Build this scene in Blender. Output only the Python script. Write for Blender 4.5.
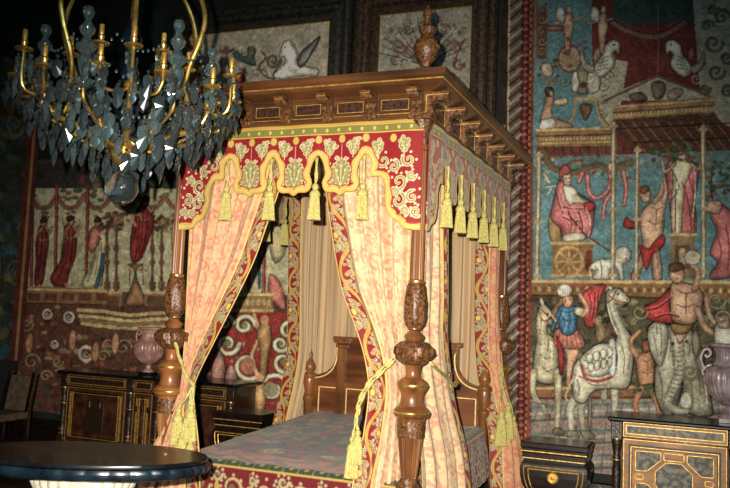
import bpy, math, random
import numpy as np
from mathutils import Vector, Matrix
for o in list(bpy.data.objects): bpy.data.objects.remove(o)
S = bpy.context.scene; COL = S.collection
rnd = random.Random(7); rng = np.random.default_rng(5)
PI = math.pi
# ------------------------------------------------------------------ camera
FPX = 812.3; YAW = -0.3916; PIT = 0.0884; ROL = 0.0437
CAM = np.array([1.6427, -4.8502, 1.6])
Fw = np.array([math.sin(YAW)*math.cos(PIT), math.cos(YAW)*math.cos(PIT), math.sin(PIT)])
R0 = np.array([math.cos(YAW), -math.sin(YAW), 0.0]); U0 = np.cross(R0, Fw)
Rt = math.cos(ROL)*R0 + math.sin(ROL)*U0; Up = -math.sin(ROL)*R0 + math.cos(ROL)*U0
cd = bpy.data.cameras.new('camera'); cam = bpy.data.objects.new('camera', cd); COL.objects.link(cam)
cd.sensor_width = 36; cd.lens = FPX/730*36; cd.clip_start = .05
M = Matrix(((Rt[0], Up[0], -Fw[0], CAM[0]), (Rt[1], Up[1], -Fw[1], CAM[1]), (Rt[2], Up[2], -Fw[2], CAM[2]), (0, 0, 0, 1)))
cam.matrix_world = M; S.camera = cam
# ------------------------------------------------------------------ light
w = bpy.data.worlds.new('world'); S.world = w; w.use_nodes = True
w.node_tree.nodes['Background'].inputs[0].default_value = (.36, .58, .57, 1)
w.node_tree.nodes['Background'].inputs[1].default_value = .06
def spot(name, loc, target, energy, size, blend, rad, col):
    l = bpy.data.lights.new(name, 'SPOT'); l.energy = energy; l.spot_size = size; l.spot_blend = blend
    l.shadow_soft_size = rad; l.color = col
    o = bpy.data.objects.new(name, l); COL.objects.link(o); o.location = loc
    o.rotation_euler = (Vector(target)-Vector(loc)).to_track_quat('-Z', 'Y').to_euler(); return o
# the camera's own flash, up and to the left of the lens
fl = CAM - .13*R0 + np.array([0, 0, .10])
spot('flash', tuple(fl), (-.40, 0, 1.18), 2500, math.radians(69), 1.0, .02, (1.0, .92, .79))
# dim bluish fill light added out of view, behind and right of the camera
al = bpy.data.lights.new('bluish_fill', 'AREA'); al.energy = 60; al.size = 2.2; al.size_y = 2.6; al.shape = 'RECTANGLE'; al.color = (.55, .85, 1.0)
ao = bpy.data.objects.new('bluish_fill', al); COL.objects.link(ao); ao.location = (4.5, -5.5, 2.6)
ao.rotation_euler = (Vector((-1, 1, 1.6))-Vector(ao.location)).to_track_quat('-Z', 'Y').to_euler()
vs = S.view_settings; S.display_settings.display_device = 'sRGB'
vs.view_transform = 'Standard'; vs.look = 'None'; vs.gamma = 1; vs.use_curve_mapping = False; vs.exposure = 0.0
# ------------------------------------------------------------------ materials
def lin(c):
    c = np.asarray(c, float)/255.; return np.where(c <= .04045, c/12.92, ((c+.055)/1.055)**2.4)
def L4(c): return tuple(float(v) for v in lin(c))+(1.,)
MATS = {}
def nmat(name):
    m = bpy.data.materials.new(name); m.use_nodes = True; return m, m.node_tree, m.node_tree.nodes['Principled BSDF']
def noise_mat(name, c1, c2, rough=.4, scale=8, stretch=(1, 1, 1), metal=0, bump=.0, spec=.5, detail=6, lo=.35, hi=.65, coat=0):
    m, t, b = nmat(name); n = t.nodes; l = t.links
    tc = n.new('ShaderNodeTexCoord'); mp = n.new('ShaderNodeMapping'); mp.inputs['Scale'].default_value = stretch
    nz = n.new('ShaderNodeTexNoise'); nz.inputs['Scale'].default_value = scale; nz.inputs['Detail'].default_value = detail
    cr = n.new('ShaderNodeValToRGB'); cr.color_ramp.elements[0].position = lo; cr.color_ramp.elements[1].position = hi
    cr.color_ramp.elements[0].color = L4(c1); cr.color_ramp.elements[1].color = L4(c2)
    l.new(tc.outputs['Object'], mp.inputs[0]); l.new(mp.outputs[0], nz.inputs['Vector']); l.new(nz.outputs['Fac'], cr.inputs[0])
    l.new(cr.outputs[0], b.inputs['Base Color'])
    b.inputs['Roughness'].default_value = rough; b.inputs['Metallic'].default_value = metal; b.inputs['Specular IOR Level'].default_value = spec
    b.inputs['Coat Weight'].default_value = coat
    if bump:
        bp = n.new('ShaderNodeBump'); bp.inputs['Strength'].default_value = bump; bp.inputs['Distance'].default_value = .01
        l.new(nz.outputs['Fac'], bp.inputs['Height']); l.new(bp.outputs[0], b.inputs['Normal'])
    MATS[name] = m; return m
def vcol_mat(name, rough=.8, sheen=.0, bump=.15, scale=400, spec=.2):
    m, t, b = nmat(name); n = t.nodes; l = t.links
    a = n.new('ShaderNodeAttribute'); a.attribute_name = 'Col'
    l.new(a.outputs['Color'], b.inputs['Base Color']); b.inputs['Roughness'].default_value = rough
    b.inputs['Sheen Weight'].default_value = sheen; b.inputs['Specular IOR Level'].default_value = spec
    tc = n.new('ShaderNodeTexCoord'); nz = n.new('ShaderNodeTexNoise'); nz.inputs['Scale'].default_value = scale
    bp = n.new('ShaderNodeBump'); bp.inputs['Strength'].default_value = bump; bp.inputs['Distance'].default_value = .004
    l.new(tc.outputs['Object'], nz.inputs['Vector']); l.new(nz.outputs['Fac'], bp.inputs['Height']); l.new(bp.outputs[0], b.inputs['Normal'])
    MATS[name] = m; return m
noise_mat('walnut', (82, 49, 27), (150, 96, 53), .30, 6, (1, 1, .25), coat=.25)
noise_mat('walnut_rail', (58, 35, 21), (114, 71, 40), .38, 5, (.3, .3, 2), coat=.15)
noise_mat('carved_walnut', (52, 33, 21), (130, 86, 50), .34, 60, bump=.5)
noise_mat('burr_walnut', (30, 19, 15), (84, 52, 38), .4, 70)
noise_mat('headboard_wood', (84, 47, 26), (136, 82, 46), .32, 4, (.35, 1, 3), coat=.2)
noise_mat('gilt', (190, 140, 60), (250, 205, 110), .38, 30, metal=.6)
noise_mat('pale_gilt', (225, 190, 110), (255, 235, 160), .5, 30, metal=.1)
noise_mat('brass', (190, 145, 60), (255, 220, 130), .28, 20, metal=.85)
noise_mat('ebony', (12, 9, 8), (34, 22, 17), .3, 20, coat=.3)
noise_mat('ebony_carved', (18, 13, 11), (62, 42, 32), .35, 60, bump=.5)
noise_mat('orange_veneer', (125, 84, 48), (176, 124, 74), .4, 6, (1, 1, 3))
noise_mat('dark_veneer', (40, 22, 15), (84, 48, 30), .35, 10, coat=.3)
noise_mat('tortoise', (28, 30, 26), (120, 112, 90), .35, 26, lo=.42, hi=.6)
noise_mat('black_marble', (7, 9, 11), (20, 24, 28), .28, 12, coat=.1)
noise_mat('blue_rim', (10, 18, 26), (24, 40, 52), .25, 12, coat=.5)
noise_mat('cream_paint', (190, 185, 165), (225, 220, 200), .5, 20)
noise_mat('pink_marble', (150, 105, 95), (200, 160, 148), .3, 12, coat=.3)
noise_mat('mauve_marble', (128, 108, 116), (176, 158, 160), .3, 14, coat=.3)
noise_mat('gold_thread', (150, 138, 70), (225, 212, 132), .6, 150, bump=.6)
noise_mat('dark_green_wall', (16, 24, 22), (30, 40, 34), .8, 3)
noise_mat('dark_frame', (20, 21, 19), (58, 54, 44), .5, 25, bump=.4)
noise_mat('frame_brown', (36, 28, 22), (84, 62, 44), .5, 25, bump=.4)
noise_mat('floor_wood', (40, 24, 15), (80, 50, 30), .4, 4, (1, 6, 1))
noise_mat('ceiling_paint', (30, 30, 26), (50, 46, 38), .8, 3)
noise_mat('brown_leather', (70, 56, 44), (104, 84, 64), .6, 20)
noise_mat('ticking', (150, 125, 90), (180, 150, 110), .9, 20)
vcol_mat('tapestry_weave', .95, 0, .35, 500, .1)
vcol_mat('silk', .6, .2, .25, 300, .3)
vcol_mat('lining', .8, .1, .1, 300, .2)
def glass_mat(name, col, tr, rough, ior=1.5):
    m, t, b = nmat(name); b.inputs['Base Color'].default_value = L4(col); b.inputs['Transmission Weight'].default_value = tr
    b.inputs['Roughness'].default_value = rough; b.inputs['IOR'].default_value = ior; b.inputs['Specular IOR Level'].default_value = .8
    MATS[name] = m
glass_mat('crystal', (150, 164, 168), .93, .05)
glass_mat('clear_crystal', (140, 165, 170), .85, .07)
glass_mat('grey_crystal', (70, 84, 90), .6, .12)
glass_mat('smoky_glass', (150, 165, 168), .96, .03)
glass_mat('blue_glass', (24, 38, 58), .35, .05)
# ------------------------------------------------------------------ mesh helpers
ORG = {}; GAINS = {'silk': .86, 'lining': .8}
def org(o): return ORG.get(o.name, np.zeros(3))
def tag(o, label=None, cat=None, group=None, kind=None):
    if label: o['label'] = label
    if cat: o['category'] = cat
    if group: o['group'] = group
    if kind: o['kind'] = kind
    return o
def thing(name, label, cat, loc=(0, 0, 0), group=None):
    o = bpy.data.objects.new(name, None); COL.objects.link(o); o.location = loc; o.empty_display_size = .1
    ORG[o.name] = np.array(loc, float); return tag(o, label, cat, group)
def link(me, name, mat, parent, loc=None):
    o = bpy.data.objects.new(name, me); COL.objects.link(o); me.materials.append(MATS[mat])
    if parent is not None: o.parent = parent; ORG[o.name] = org(parent)
    else:
        ORG[o.name] = np.array(loc if loc is not None else (0, 0, 0), float); o.location = ORG[o.name]
    return o
class MB:
    def __init__(s): s.V = []; s.F = []; s.n = 0
    def add(s, V, F):
        V = np.asarray(V, float); s.V.append(V); s.F += [tuple(i+s.n for i in f) for f in F]; s.n += len(V); return s
    def build(s, name, mat, parent=None, smooth=False, loc=None):
        V = np.concatenate(s.V); o_ = org(parent) if parent is not None else np.array(loc if loc is not None else (0, 0, 0), float)
        me = bpy.data.meshes.new(name); me.from_pydata((V-o_).tolist(), [], s.F)
        if smooth:
            me.polygons.foreach_set('use_smooth', [True]*len(me.polygons))
            try: me.set_sharp_from_angle(angle=math.radians(38))
            except Exception: pass
        me.update(); return link(me, name, mat, parent, loc)
def box(x0, x1, y0, y1, z0, z1, b=0):
    if b <= 0:
        V = [(x, y, z) for z in (z0, z1) for y in (y0, y1) for x in (x0, x1)]
        F = [(0, 2, 3, 1), (4, 5, 7, 6), (0, 1, 5, 4), (2, 6, 7, 3), (0, 4, 6, 2), (1, 3, 7, 5)]
        return V, F
    V = []; F = []
    def ring(z, k):
        a = b*k; c = [(x0+a, y0+b), (x0+b, y0+a), (x1-b, y0+a), (x1-a, y0+b), (x1-a, y1-b), (x1-b, y1-a), (x0+b, y1-a), (x0+a, y1-b)]
        V.extend((x, y, z) for x, y in c)
    ring(z0, 1); ring(z0+b, 0); ring(z1-b, 0); ring(z1, 1)
    for r in range(3):
        for i in range(8):
            j = (i+1) % 8; F.append((r*8+i, r*8+j, r*8+8+j, r*8+8+i))
    F.append(tuple(range(7, -1, -1))); F.append(tuple(range(24, 32))); return V, F
def lathe(prof, c, n=32, mod=None, cap=True):
    P = np.array(prof, float); th = np.linspace(0, 2*PI, n, endpoint=False)
    V = []
    for r, z in P:
        rr = np.full(n, r) if mod is None else r*np.array([mod(t, z) for t in th])
        V.append(np.stack([c[0]+rr*np.cos(th), c[1]+rr*np.sin(th), np.full(n, c[2]+z)], 1))
    V = np.concatenate(V); F = []
    for i in range(len(P)-1):
        for j in range(n):
            k = (j+1) % n; F.append((i*n+j, i*n+k, (i+1)*n+k, (i+1)*n+j))
    if cap: F.append(tuple(range(n-1, -1, -1))); F.append(tuple(range((len(P)-1)*n, len(P)*n)))
    return V, F
def spline(P, n=8, closed=False):
    P = np.array(P, float); N = len(P); out = []
    if N < 3: return P
    for i in range(N if closed else N-1):
        if closed: a, b, c, d = P[(i-1) % N], P[i], P[(i+1) % N], P[(i+2) % N]
        else: a, b, c, d = P[max(i-1, 0)], P[i], P[i+1], P[min(i+2, N-1)]
        for k in range(n):
            t = k/n; out.append(.5*((2*b)+(-a+c)*t+(2*a-5*b+4*c-d)*t*t+(-a+3*b-3*c+d)*t**3))
    if not closed: out.append(P[-1])
    return np.array(out)
def tube(P, r, n=8, twist=0):
    P = np.array(P, float); m = len(P); rr = np.full(m, r) if np.isscalar(r) else np.interp(np.linspace(0, 1, m), np.linspace(0, 1, len(r)), r)
    T = np.gradient(P, axis=0); T /= np.linalg.norm(T, axis=1)[:, None]+1e-9
    ref = np.array([0, 0, 1.]) if abs(T[0][2]) < .9 else np.array([1., 0, 0]); N = np.cross(T[0], ref); N /= np.linalg.norm(N)
    V = []; F = []
    for i in range(m):
        N = N-T[i]*(N@T[i]); N /= np.linalg.norm(N)+1e-9; B = np.cross(T[i], N)
        for j in range(n):
            a = 2*PI*j/n; k = rr[i]*(1+(.35*math.cos(2*(a-twist*i)) if twist else 0))
            V.append(P[i]+k*(math.cos(a)*N+math.sin(a)*B))
    for i in range(m-1):
        for j in range(n):
            k = (j+1) % n; F.append((i*n+j, i*n+k, (i+1)*n+k, (i+1)*n+j))
    F.append(tuple(range(n-1, -1, -1))); F.append(tuple(range((m-1)*n, m*n))); return V, F
def frame_sweep(x0, x1, y0, y1, prof):
    """closed profile (outward, z) swept round a rectangle with mitred corners"""
    V = []; F = []; n = len(prof)
    for sx, sy, cx, cy in ((1, -1, x1, y0), (1, 1, x1, y1), (-1, 1, x0, y1), (-1, -1, x0, y0)):
        for o, z in prof: V.append((cx+sx*o, cy+sy*o, z))
    for k in range(4):
        for i in range(n):
            j = (i+1) % n; a = k*n; b = ((k+1) % 4)*n; F.append((a+i, b+i, b+j, a+j))
    return V, F
def prism(poly, axis, a, b):
    """2-D polygon extruded along an axis: axis 'x' -> poly in (y,z), 'y' -> poly in (x,z), 'z' -> (x,y)"""
    n = len(poly); V = []
    for t in (a, b):
        for p, q in poly: V.append({'x': (t, p, q), 'y': (p, t, q), 'z': (p, q, t)}[axis])
    F = [tuple(range(n-1, -1, -1)), tuple(range(n, 2*n))]+[(i, (i+1) % n, n+(i+1) % n, n+i) for i in range(n)]
    return V, F
def rect_frame_y(x0, x1, z0, z1, y0, y1, t):
    """thin rectangular fillet lying in an x-z plane between depths y0,y1"""
    V = []; F = []
    for (a, b, c, d) in ((x0, x1, z0, z0+t), (x0, x1, z1-t, z1), (x0, x0+t, z0+t, z1-t), (x1-t, x1, z0+t, z1-t)):
        v, f = box(a, b, y0, y1, c, d); F += [tuple(i+len(V) for i in q) for q in f]; V += v
    return V, F
def poly_fillet(pts, y, t, dy=.006):
    """raised thin moulding following a closed x-z outline on plane y (towards -y)"""
    P = [(x, y, z) for x, z in pts]; P.append(P[0]); V, F = [], []
    for a, b in zip(P[:-1], P[1:]):
        a = np.array(a); b = np.array(b); d = b-a; L = np.linalg.norm(d)
        if L < 1e-6: continue
        d /= L; nrm = np.array([-d[2], 0, d[0]])*t/2; a2 = a-d*t/2; b2 = b+d*t/2; k = len(V)
        for yy in (0, -dy):
            for q in (a2-nrm, b2-nrm, b2+nrm, a2+nrm): V.append(q+np.array([0, yy, 0]))
        F += [(k, k+1, k+2, k+3), (k+7, k+6, k+5, k+4), (k, k+4, k+5, k+1), (k+1, k+5, k+6, k+2), (k+2, k+6, k+7, k+3), (k+3, k+7, k+4, k)]
    return V, F
def grid(name, P, colr, mat, parent=None, mask=None, loc=None, thick=0, smooth=True, gain=1.0):
    m, n = P.shape[:2]; o_ = org(parent) if parent is not None else np.array(loc if loc is not None else (0, 0, 0), float)
    idx = np.arange(m*n).reshape(m, n); q = np.stack([idx[:-1, :-1], idx[:-1, 1:], idx[1:, 1:], idx[1:, :-1]], -1).reshape(-1, 4)
    if mask is not None: q = q[mask.reshape(-1)]
    V = P.reshape(-1, 3)-o_; C = colr.reshape(-1, 3)
    if mask is not None:
        used = np.unique(q); mp = -np.ones(m*n, int); mp[used] = np.arange(len(used)); q = mp[q]; V = V[used]; C = C[used]
    me = bpy.data.meshes.new(name); me.vertices.add(len(V)); me.vertices.foreach_set('co', V.astype(np.float32).ravel())
    nf = len(q); me.loops.add(nf*4); me.polygons.add(nf)
    me.loops.foreach_set('vertex_index', q.astype(np.int32).ravel()); me.polygons.foreach_set('loop_start', np.arange(0, nf*4, 4, dtype=np.int32))
    me.update(calc_edges=True)
    me.polygons.foreach_set('use_smooth', np.full(nf, smooth))
    ca = me.color_attributes.new('Col', 'FLOAT_COLOR', 'POINT'); cc = np.ones((len(V), 4), np.float32)
    cc[:, :3] = np.clip(lin(np.clip(C, 0, 255))*gain*GAINS.get(mat, 1.), 0, .92); ca.data.foreach_set('color', cc.ravel()); me.update()
    o = link(me, name, mat, parent, loc)
    if thick:
        md = o.modifiers.new('thickness', 'SOLIDIFY'); md.thickness = thick; md.offset = 0
    return o
# ------------------------------------------------------------------ painting: woven / embroidered designs, kept as vertex colours
class Cv:
    def __init__(s, x0, x1, z0, z1, st, bg=(128, 128, 128), plane=None):
        s.X = np.arange(x0, x1+st/2, st); s.Z = np.arange(z0, z1+st/2, st); s.st = st; s.plane = plane
        gx, gz = np.meshgrid(s.X, s.Z); s.gx, s.gz = gx, gz
        if plane is None: s.U, s.V = gx, gz
        else:
            d = np.stack([gx-CAM[0], np.full_like(gx, plane-CAM[1]), gz-CAM[2]], -1); zz = d@Fw
            s.U = 365+FPX*(d@Rt)/zz; s.V = 244-FPX*(d@Up)/zz
        s.C = np.zeros(gx.shape+(3,)); s.C[:] = bg; s.fr = (0, 0, 1.)
    def f(s, ox, oy, sc): s.fr = (ox, oy, float(sc))
    def T(s, pts): return np.array(s.fr[:2])+np.array(pts, float)/s.fr[2]
    def inv(s, u, v):
        if s.plane is None: return u, v
        d = Fw+(u-365)/FPX*Rt-(v-244)/FPX*Up; t = (s.plane-CAM[1])/d[1]; p = CAM+t*d; return p[0], p[2]
    def rg(s, P, pad):
        lo = P.min(0)-pad; hi = P.max(0)+pad
        c = np.array([s.inv(u, v) for u in (lo[0], hi[0]) for v in (lo[1], hi[1])]); e = s.st*2
        i0, i1 = np.searchsorted(s.Z, (c[:, 1].min()-e, c[:, 1].max()+e)); j0, j1 = np.searchsorted(s.X, (c[:, 0].min()-e, c[:, 0].max()+e))
        if i1 <= i0 or j1 <= j0: return None
        return slice(i0, i1), slice(j0, j1)
    def inside(s, P, sl):
        u = s.U[sl]; v = s.V[sl]; m = np.zeros(u.shape, bool); n = len(P)
        for i in range(n):
            a = P[i]; b = P[(i+1) % n]
            if a[1] == b[1]: continue
            m ^= ((a[1] > v) != (b[1] > v)) & (u < (b[0]-a[0])*(v-a[1])/(b[1]-a[1])+a[0])
        return m
    def dist(s, P, sl, closed=False):
        u = s.U[sl]; v = s.V[sl]; d = np.full(u.shape, 1e9); tt = np.zeros(u.shape); n = len(P)
        for i in range(n if closed else n-1):
            a = P[i]; b = P[(i+1) % n]; e = b-a; L = e@e+1e-12
            t = np.clip(((u-a[0])*e[0]+(v-a[1])*e[1])/L, 0, 1); q = np.hypot(u-a[0]-t*e[0], v-a[1]-t*e[1])
            k = q < d; d[k] = q[k]; tt[k] = ((i+t)/max(n-1, 1))[k]
        return d, tt
    def blend(s, sl, m, col, a=1):
        c = s.C[sl]; c[m] = c[m]*(1-a)+np.array(col, float)*a
    def poly(s, pts, col, a=1, sm=False):
        P = s.T(pts)
        if sm: P = spline(P, 4, True)
        sl = s.rg(P, 0)
        if sl: s.blend(sl, s.inside(P, sl), col, a)
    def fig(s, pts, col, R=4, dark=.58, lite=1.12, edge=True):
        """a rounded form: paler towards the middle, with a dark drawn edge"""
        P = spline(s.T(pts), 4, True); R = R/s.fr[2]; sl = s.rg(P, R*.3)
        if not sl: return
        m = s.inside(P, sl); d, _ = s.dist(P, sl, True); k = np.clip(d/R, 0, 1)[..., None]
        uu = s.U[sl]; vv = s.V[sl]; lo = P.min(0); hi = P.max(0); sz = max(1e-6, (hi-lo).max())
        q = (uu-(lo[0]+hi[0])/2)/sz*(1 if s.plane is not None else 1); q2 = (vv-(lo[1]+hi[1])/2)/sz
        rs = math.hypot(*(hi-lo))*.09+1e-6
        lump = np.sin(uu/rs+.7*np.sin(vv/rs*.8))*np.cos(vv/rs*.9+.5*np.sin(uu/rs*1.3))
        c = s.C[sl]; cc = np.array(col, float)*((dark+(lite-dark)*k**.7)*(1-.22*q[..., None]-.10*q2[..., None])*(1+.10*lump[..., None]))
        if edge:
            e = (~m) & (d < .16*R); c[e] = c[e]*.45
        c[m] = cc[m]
    def line(s, pts, w, col, w2=None, a=1, sm=True):
        P = s.T(pts); w = w/s.fr[2]; w2 = None if w2 is None else w2/s.fr[2]
        if sm: P = spline(P, 5)
        sl = s.rg(P, w)
        if not sl: return
        d, t = s.dist(P, sl); ww = w if w2 is None else w+(w2-w)*t
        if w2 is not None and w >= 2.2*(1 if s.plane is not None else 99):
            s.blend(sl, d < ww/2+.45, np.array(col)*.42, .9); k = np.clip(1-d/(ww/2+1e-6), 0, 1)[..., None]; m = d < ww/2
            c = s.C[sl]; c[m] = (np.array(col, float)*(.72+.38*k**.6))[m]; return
        s.blend(sl, d < ww/2, col, a)
    def ell(s, cx, cy, rx, ry, col, a=1, ring=None):
        c = s.T([(cx, cy)])[0]; rx /= s.fr[2]; ry /= s.fr[2]; P = np.array([c-(rx, ry), c+(rx, ry)]); sl = s.rg(P, 0)
        if not sl: return
        r = np.hypot((s.U[sl]-c[0])/rx, (s.V[sl]-c[1])/ry); m = r < 1
        if ring: m &= r > ring
        s.blend(sl, m, col, a)
    def scroll(s, cx, cy, r, col, w, turns=1.4, dr=1, a0=0, tail=None, sq=1):
        n = int(14*turns)+4; t = np.linspace(0, 1, n); rr = r*(1-.85*t)
        p = [(cx+q*math.cos(a0+dr*k*2*PI*turns), cy+sq*q*math.sin(a0+dr*k*2*PI*turns)) for q, k in zip(rr, t)]
        if tail: p = list(tail)+p
        s.line(p, w, col, w*.6)
    def weave(s, amt=10, big=14):
        if s.plane is not None:      # threads mix neighbouring colours
            c = s.C.copy(); c[1:-1, 1:-1] = (s.C[1:-1, 1:-1]*2+s.C[:-2, 1:-1]*.5+s.C[2:, 1:-1]*.5+s.C[1:-1, :-2]*.5+s.C[1:-1, 2:]*.5)/4; s.C = c
        h, w_ = s.C.shape[:2]; s.C += rng.normal(0, amt, (h, w_, 1))+rng.normal(0, amt*.3, (h, w_, 3))
        k = max(4, int(.08/s.st)); g = rng.normal(0, 1, (h//k+3, w_//k+3))
        yi = np.arange(h)/k; xi = np.arange(w_)/k; y0 = yi.astype(int); x0 = xi.astype(int); fy = (yi-y0)[:, None]; fx = (xi-x0)[None]
        G = g[y0][:, x0]*(1-fy)*(1-fx)+g[y0+1][:, x0]*fy*(1-fx)+g[y0][:, x0+1]*(1-fy)*fx+g[y0+1][:, x0+1]*fy*fx
        s.C *= (1+G[..., None]*big/255.)
        if s.plane is not None:
            for kk, am in ((1, .05), (2, .07), (5, .07)):
                g = rng.normal(0, 1, (h//kk+3, w_//kk+3)); yi = np.arange(h)/kk; xi = np.arange(w_)/kk; y0 = yi.astype(int); x0 = xi.astype(int); fy = (yi-y0)[:, None]; fx = (xi-x0)[None]
                G = g[y0][:, x0]*(1-fy)*(1-fx)+g[y0+1][:, x0]*fy*(1-fx)+g[y0][:, x0+1]*(1-fy)*fx+g[y0+1][:, x0+1]*fy*fx
                s.C *= (1+G[..., None]*am)
            gy = s.C.mean(-1, keepdims=True); s.C = gy+(s.C-gy)*.76; s.C = np.clip(s.C, 4, 250)
    def mesh(s, name, y, mat='tapestry_weave', parent=None, gain=1., loc=None, mask=None, thick=0, P=None):
        if P is None: P = np.stack([s.gx, np.full_like(s.gx, y), s.gz], -1)
        return grid(name, P, s.C, mat, parent, mask, loc, thick, True, gain)
    def foliage(s, u0, u1, v0, v1, n, cols, r0, r1):
        for _ in range(n):
            s.ell(rnd.uniform(u0, u1), rnd.uniform(v0, v1), rnd.uniform(r0, r1), rnd.uniform(r0, r1)*.7, rnd.choice(cols), .8)
FLESH = (196, 150, 116); CREAM = (214, 204, 166); SKY = (100, 146, 150); RED = (150, 44, 40); PINK = (208, 112, 106); GOLDC = (172, 136, 82); DK = (52, 44, 38)
# ------------------------------------------------------------------ room shell
WY = 2.8
def struct(name, V, F, mat, label=None):
    o = MB().add(V, F).build(name, mat); o['kind'] = 'structure'
    if label: o['label'] = label
    return o
struct('floor', *box(-6.25, 4.6, -6.5, 3.0, -.1, 0), 'floor_wood')
struct('wall_back', *box(-6.25, 4.6, WY, 3.0, 0, 5.6), 'dark_green_wall')
struct('wall_left', *box(-6.25, -6.1, -6.5, WY, 0, 5.6), 'dark_green_wall')
struct('ceiling', *box(-6.25, 4.6, -6.5, 3.0, 5.6, 5.7), 'ceiling_paint')
struct('trim_1', *box(-6.1, 4.6, WY-.05, WY, 0, .22, .012), 'ebony')
struct('trim_2', *box(-6.1, 4.6, WY-.14, WY, 5.28, 5.6, .03), 'dark_frame')
# ------------------------------------------------------------------ right-hand tapestry: the triumph with camel and elephant
c = Cv(-.16, 2.45, .3, 5.0, .0055, (100, 84, 66), plane=WY-.02)
sk = lambda k: tuple(v*k for v in SKY)
# --- upper zone
c.f(0, 0, 1)
c.poly([(530, -60), (820, -60), (820, 160), (530, 160)], (128, 54, 48))
c.poly([(530, -60), (592, -60), (592, 60), (600, 140), (530, 160)], sk(.98))
c.poly([(688, -60), (820, -60), (820, 170), (716, 120), (700, 90)], (176, 168, 140))
c.poly([(592, 55), (628, 62), (616, 132), (585, 130)], (190, 180, 150))
c.f(530, 0, 3.486)
c.poly([(20, 20), (60, 10), (60, 210), (20, 200)], (110, 80, 64)); c.line([(22, 0), (24, 200)], 7, (150, 96, 70))
for k in range(5): c.scroll(42, 30+k*38, 16, (176, 140, 96), 4, 1.2, 1 if k % 2 else -1)
c.fig([(50, 90), (110, 90), (130, 100), (128, 108), (60, 106)], (150, 90, 66), 8)
for cx in (130, 250):                                   # two winged putti on scallop roundels
    c.ell(cx+8, 205, 42, 50, (190, 160, 120)); c.ell(cx+8, 205, 42, 50, (120, 80, 60), ring=.86)
    for a in range(9): c.line([(cx+8, 235), (cx+8+38*math.cos(PI+a*PI/8), 225+44*math.sin(PI+a*PI/8))], 3, (130, 90, 66), sm=False)
    c.fig([(cx-5, 50), (cx+15, 48), (cx+22, 90), (cx+14, 130), (cx+10, 185), (cx-6, 185), (cx-12, 120), (cx-14, 80)], FLESH, 9)
    c.fig([(cx, 22), (cx+14, 24), (cx+14, 44), (cx-1, 44)], (205, 160, 128), 7)
    c.line([(cx+16, 70), (cx+46, 62), (cx+66, 46)], 9, FLESH, 5); c.line([(cx-10, 70), (cx-36, 80), (cx-54, 78)], 9, FLESH, 5)
    c.fig([(cx-30, 20), (cx-8, 40), (cx-12, 80), (cx-40, 60)], (200, 196, 176), 9)
c.foliage(30, 100, 205, 300, 60, [(70, 92, 66), (150, 120, 90), (190, 170, 130), (120, 60, 50)], 4, 11)
c.fig([(40, 225), (72, 222), (76, 262), (48, 264)], (206, 176, 150), 9)
c.foliage(110, 200, 130, 190, 16, [(140, 60, 54), (90, 110, 80)], 5, 10)
c.poly([(188, 240), (205, 262), (235, 262), (240, 240), (225, 230)], (200, 150, 140))
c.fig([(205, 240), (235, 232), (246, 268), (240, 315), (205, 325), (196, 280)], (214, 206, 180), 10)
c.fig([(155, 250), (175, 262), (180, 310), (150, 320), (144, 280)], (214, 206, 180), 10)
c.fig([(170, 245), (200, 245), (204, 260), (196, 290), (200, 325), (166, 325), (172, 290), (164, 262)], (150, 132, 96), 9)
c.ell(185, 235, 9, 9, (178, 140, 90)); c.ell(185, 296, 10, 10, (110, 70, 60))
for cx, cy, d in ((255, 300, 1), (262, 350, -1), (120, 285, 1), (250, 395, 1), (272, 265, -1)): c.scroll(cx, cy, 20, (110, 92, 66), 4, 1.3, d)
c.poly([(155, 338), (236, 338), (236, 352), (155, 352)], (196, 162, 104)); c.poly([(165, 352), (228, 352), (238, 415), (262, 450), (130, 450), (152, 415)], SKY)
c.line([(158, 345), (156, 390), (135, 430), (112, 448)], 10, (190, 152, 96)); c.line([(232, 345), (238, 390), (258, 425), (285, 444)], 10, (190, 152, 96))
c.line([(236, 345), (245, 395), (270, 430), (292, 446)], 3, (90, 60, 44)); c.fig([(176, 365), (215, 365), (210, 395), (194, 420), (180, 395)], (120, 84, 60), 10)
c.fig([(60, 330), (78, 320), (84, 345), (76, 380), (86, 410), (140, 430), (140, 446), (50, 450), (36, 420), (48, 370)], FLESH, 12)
c.fig([(54, 305), (78, 306), (82, 326), (66, 338), (54, 328)], (90, 62, 48), 9); c.fig([(66, 318), (80, 318), (80, 334), (70, 336)], FLESH, 6)
c.fig([(40, 420), (80, 412), (90, 440), (60, 452), (34, 448)], (214, 208, 190), 10)
c.fig([(84, 350), (126, 340), (130, 362), (90, 366)], (200, 176, 130), 8)
# red field with garland and two white birds
c.f(630, 0, 3.486)
c.poly([(-60, -20), (220, -20), (220, 80), (-60, 90)], (58, 84, 76))
c.line([(-60, 80), (-10, 108), (60, 128), (130, 118), (190, 78)], 14, (150, 110, 84)); c.line([(-60, 60), (0, 90), (60, 106), (120, 98), (190, 58)], 4, (170, 60, 50))
for mx in (0, 1):
    g = (lambda x: x) if mx else (lambda x: 88-x)
    c.fig([(g(x), y) for x, y in ((125, 150), (150, 140), (176, 160), (182, 185), (210, 225), (222, 240), (205, 262), (185, 268), (160, 250), (142, 225), (150, 190), (138, 178), (128, 190))], (222, 216, 192), 12)
    for k in range(4): c.line([(g(165), 195+k*14), (g(185+k*8), 210+k*12), (g(178+k*6), 235+k*7)], 4, (150, 140, 116))
    c.fig([(g(210), 235), (g(240), 215), (g(256), 175), (g(262), 205), (g(250), 240), (g(222), 255)], (168, 160, 132), 9)
    c.ell(g(143), 156, 4, 4, DK); c.scroll(g(230), 275, 20, (190, 180, 150), 5, 1.2, 1)
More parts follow.
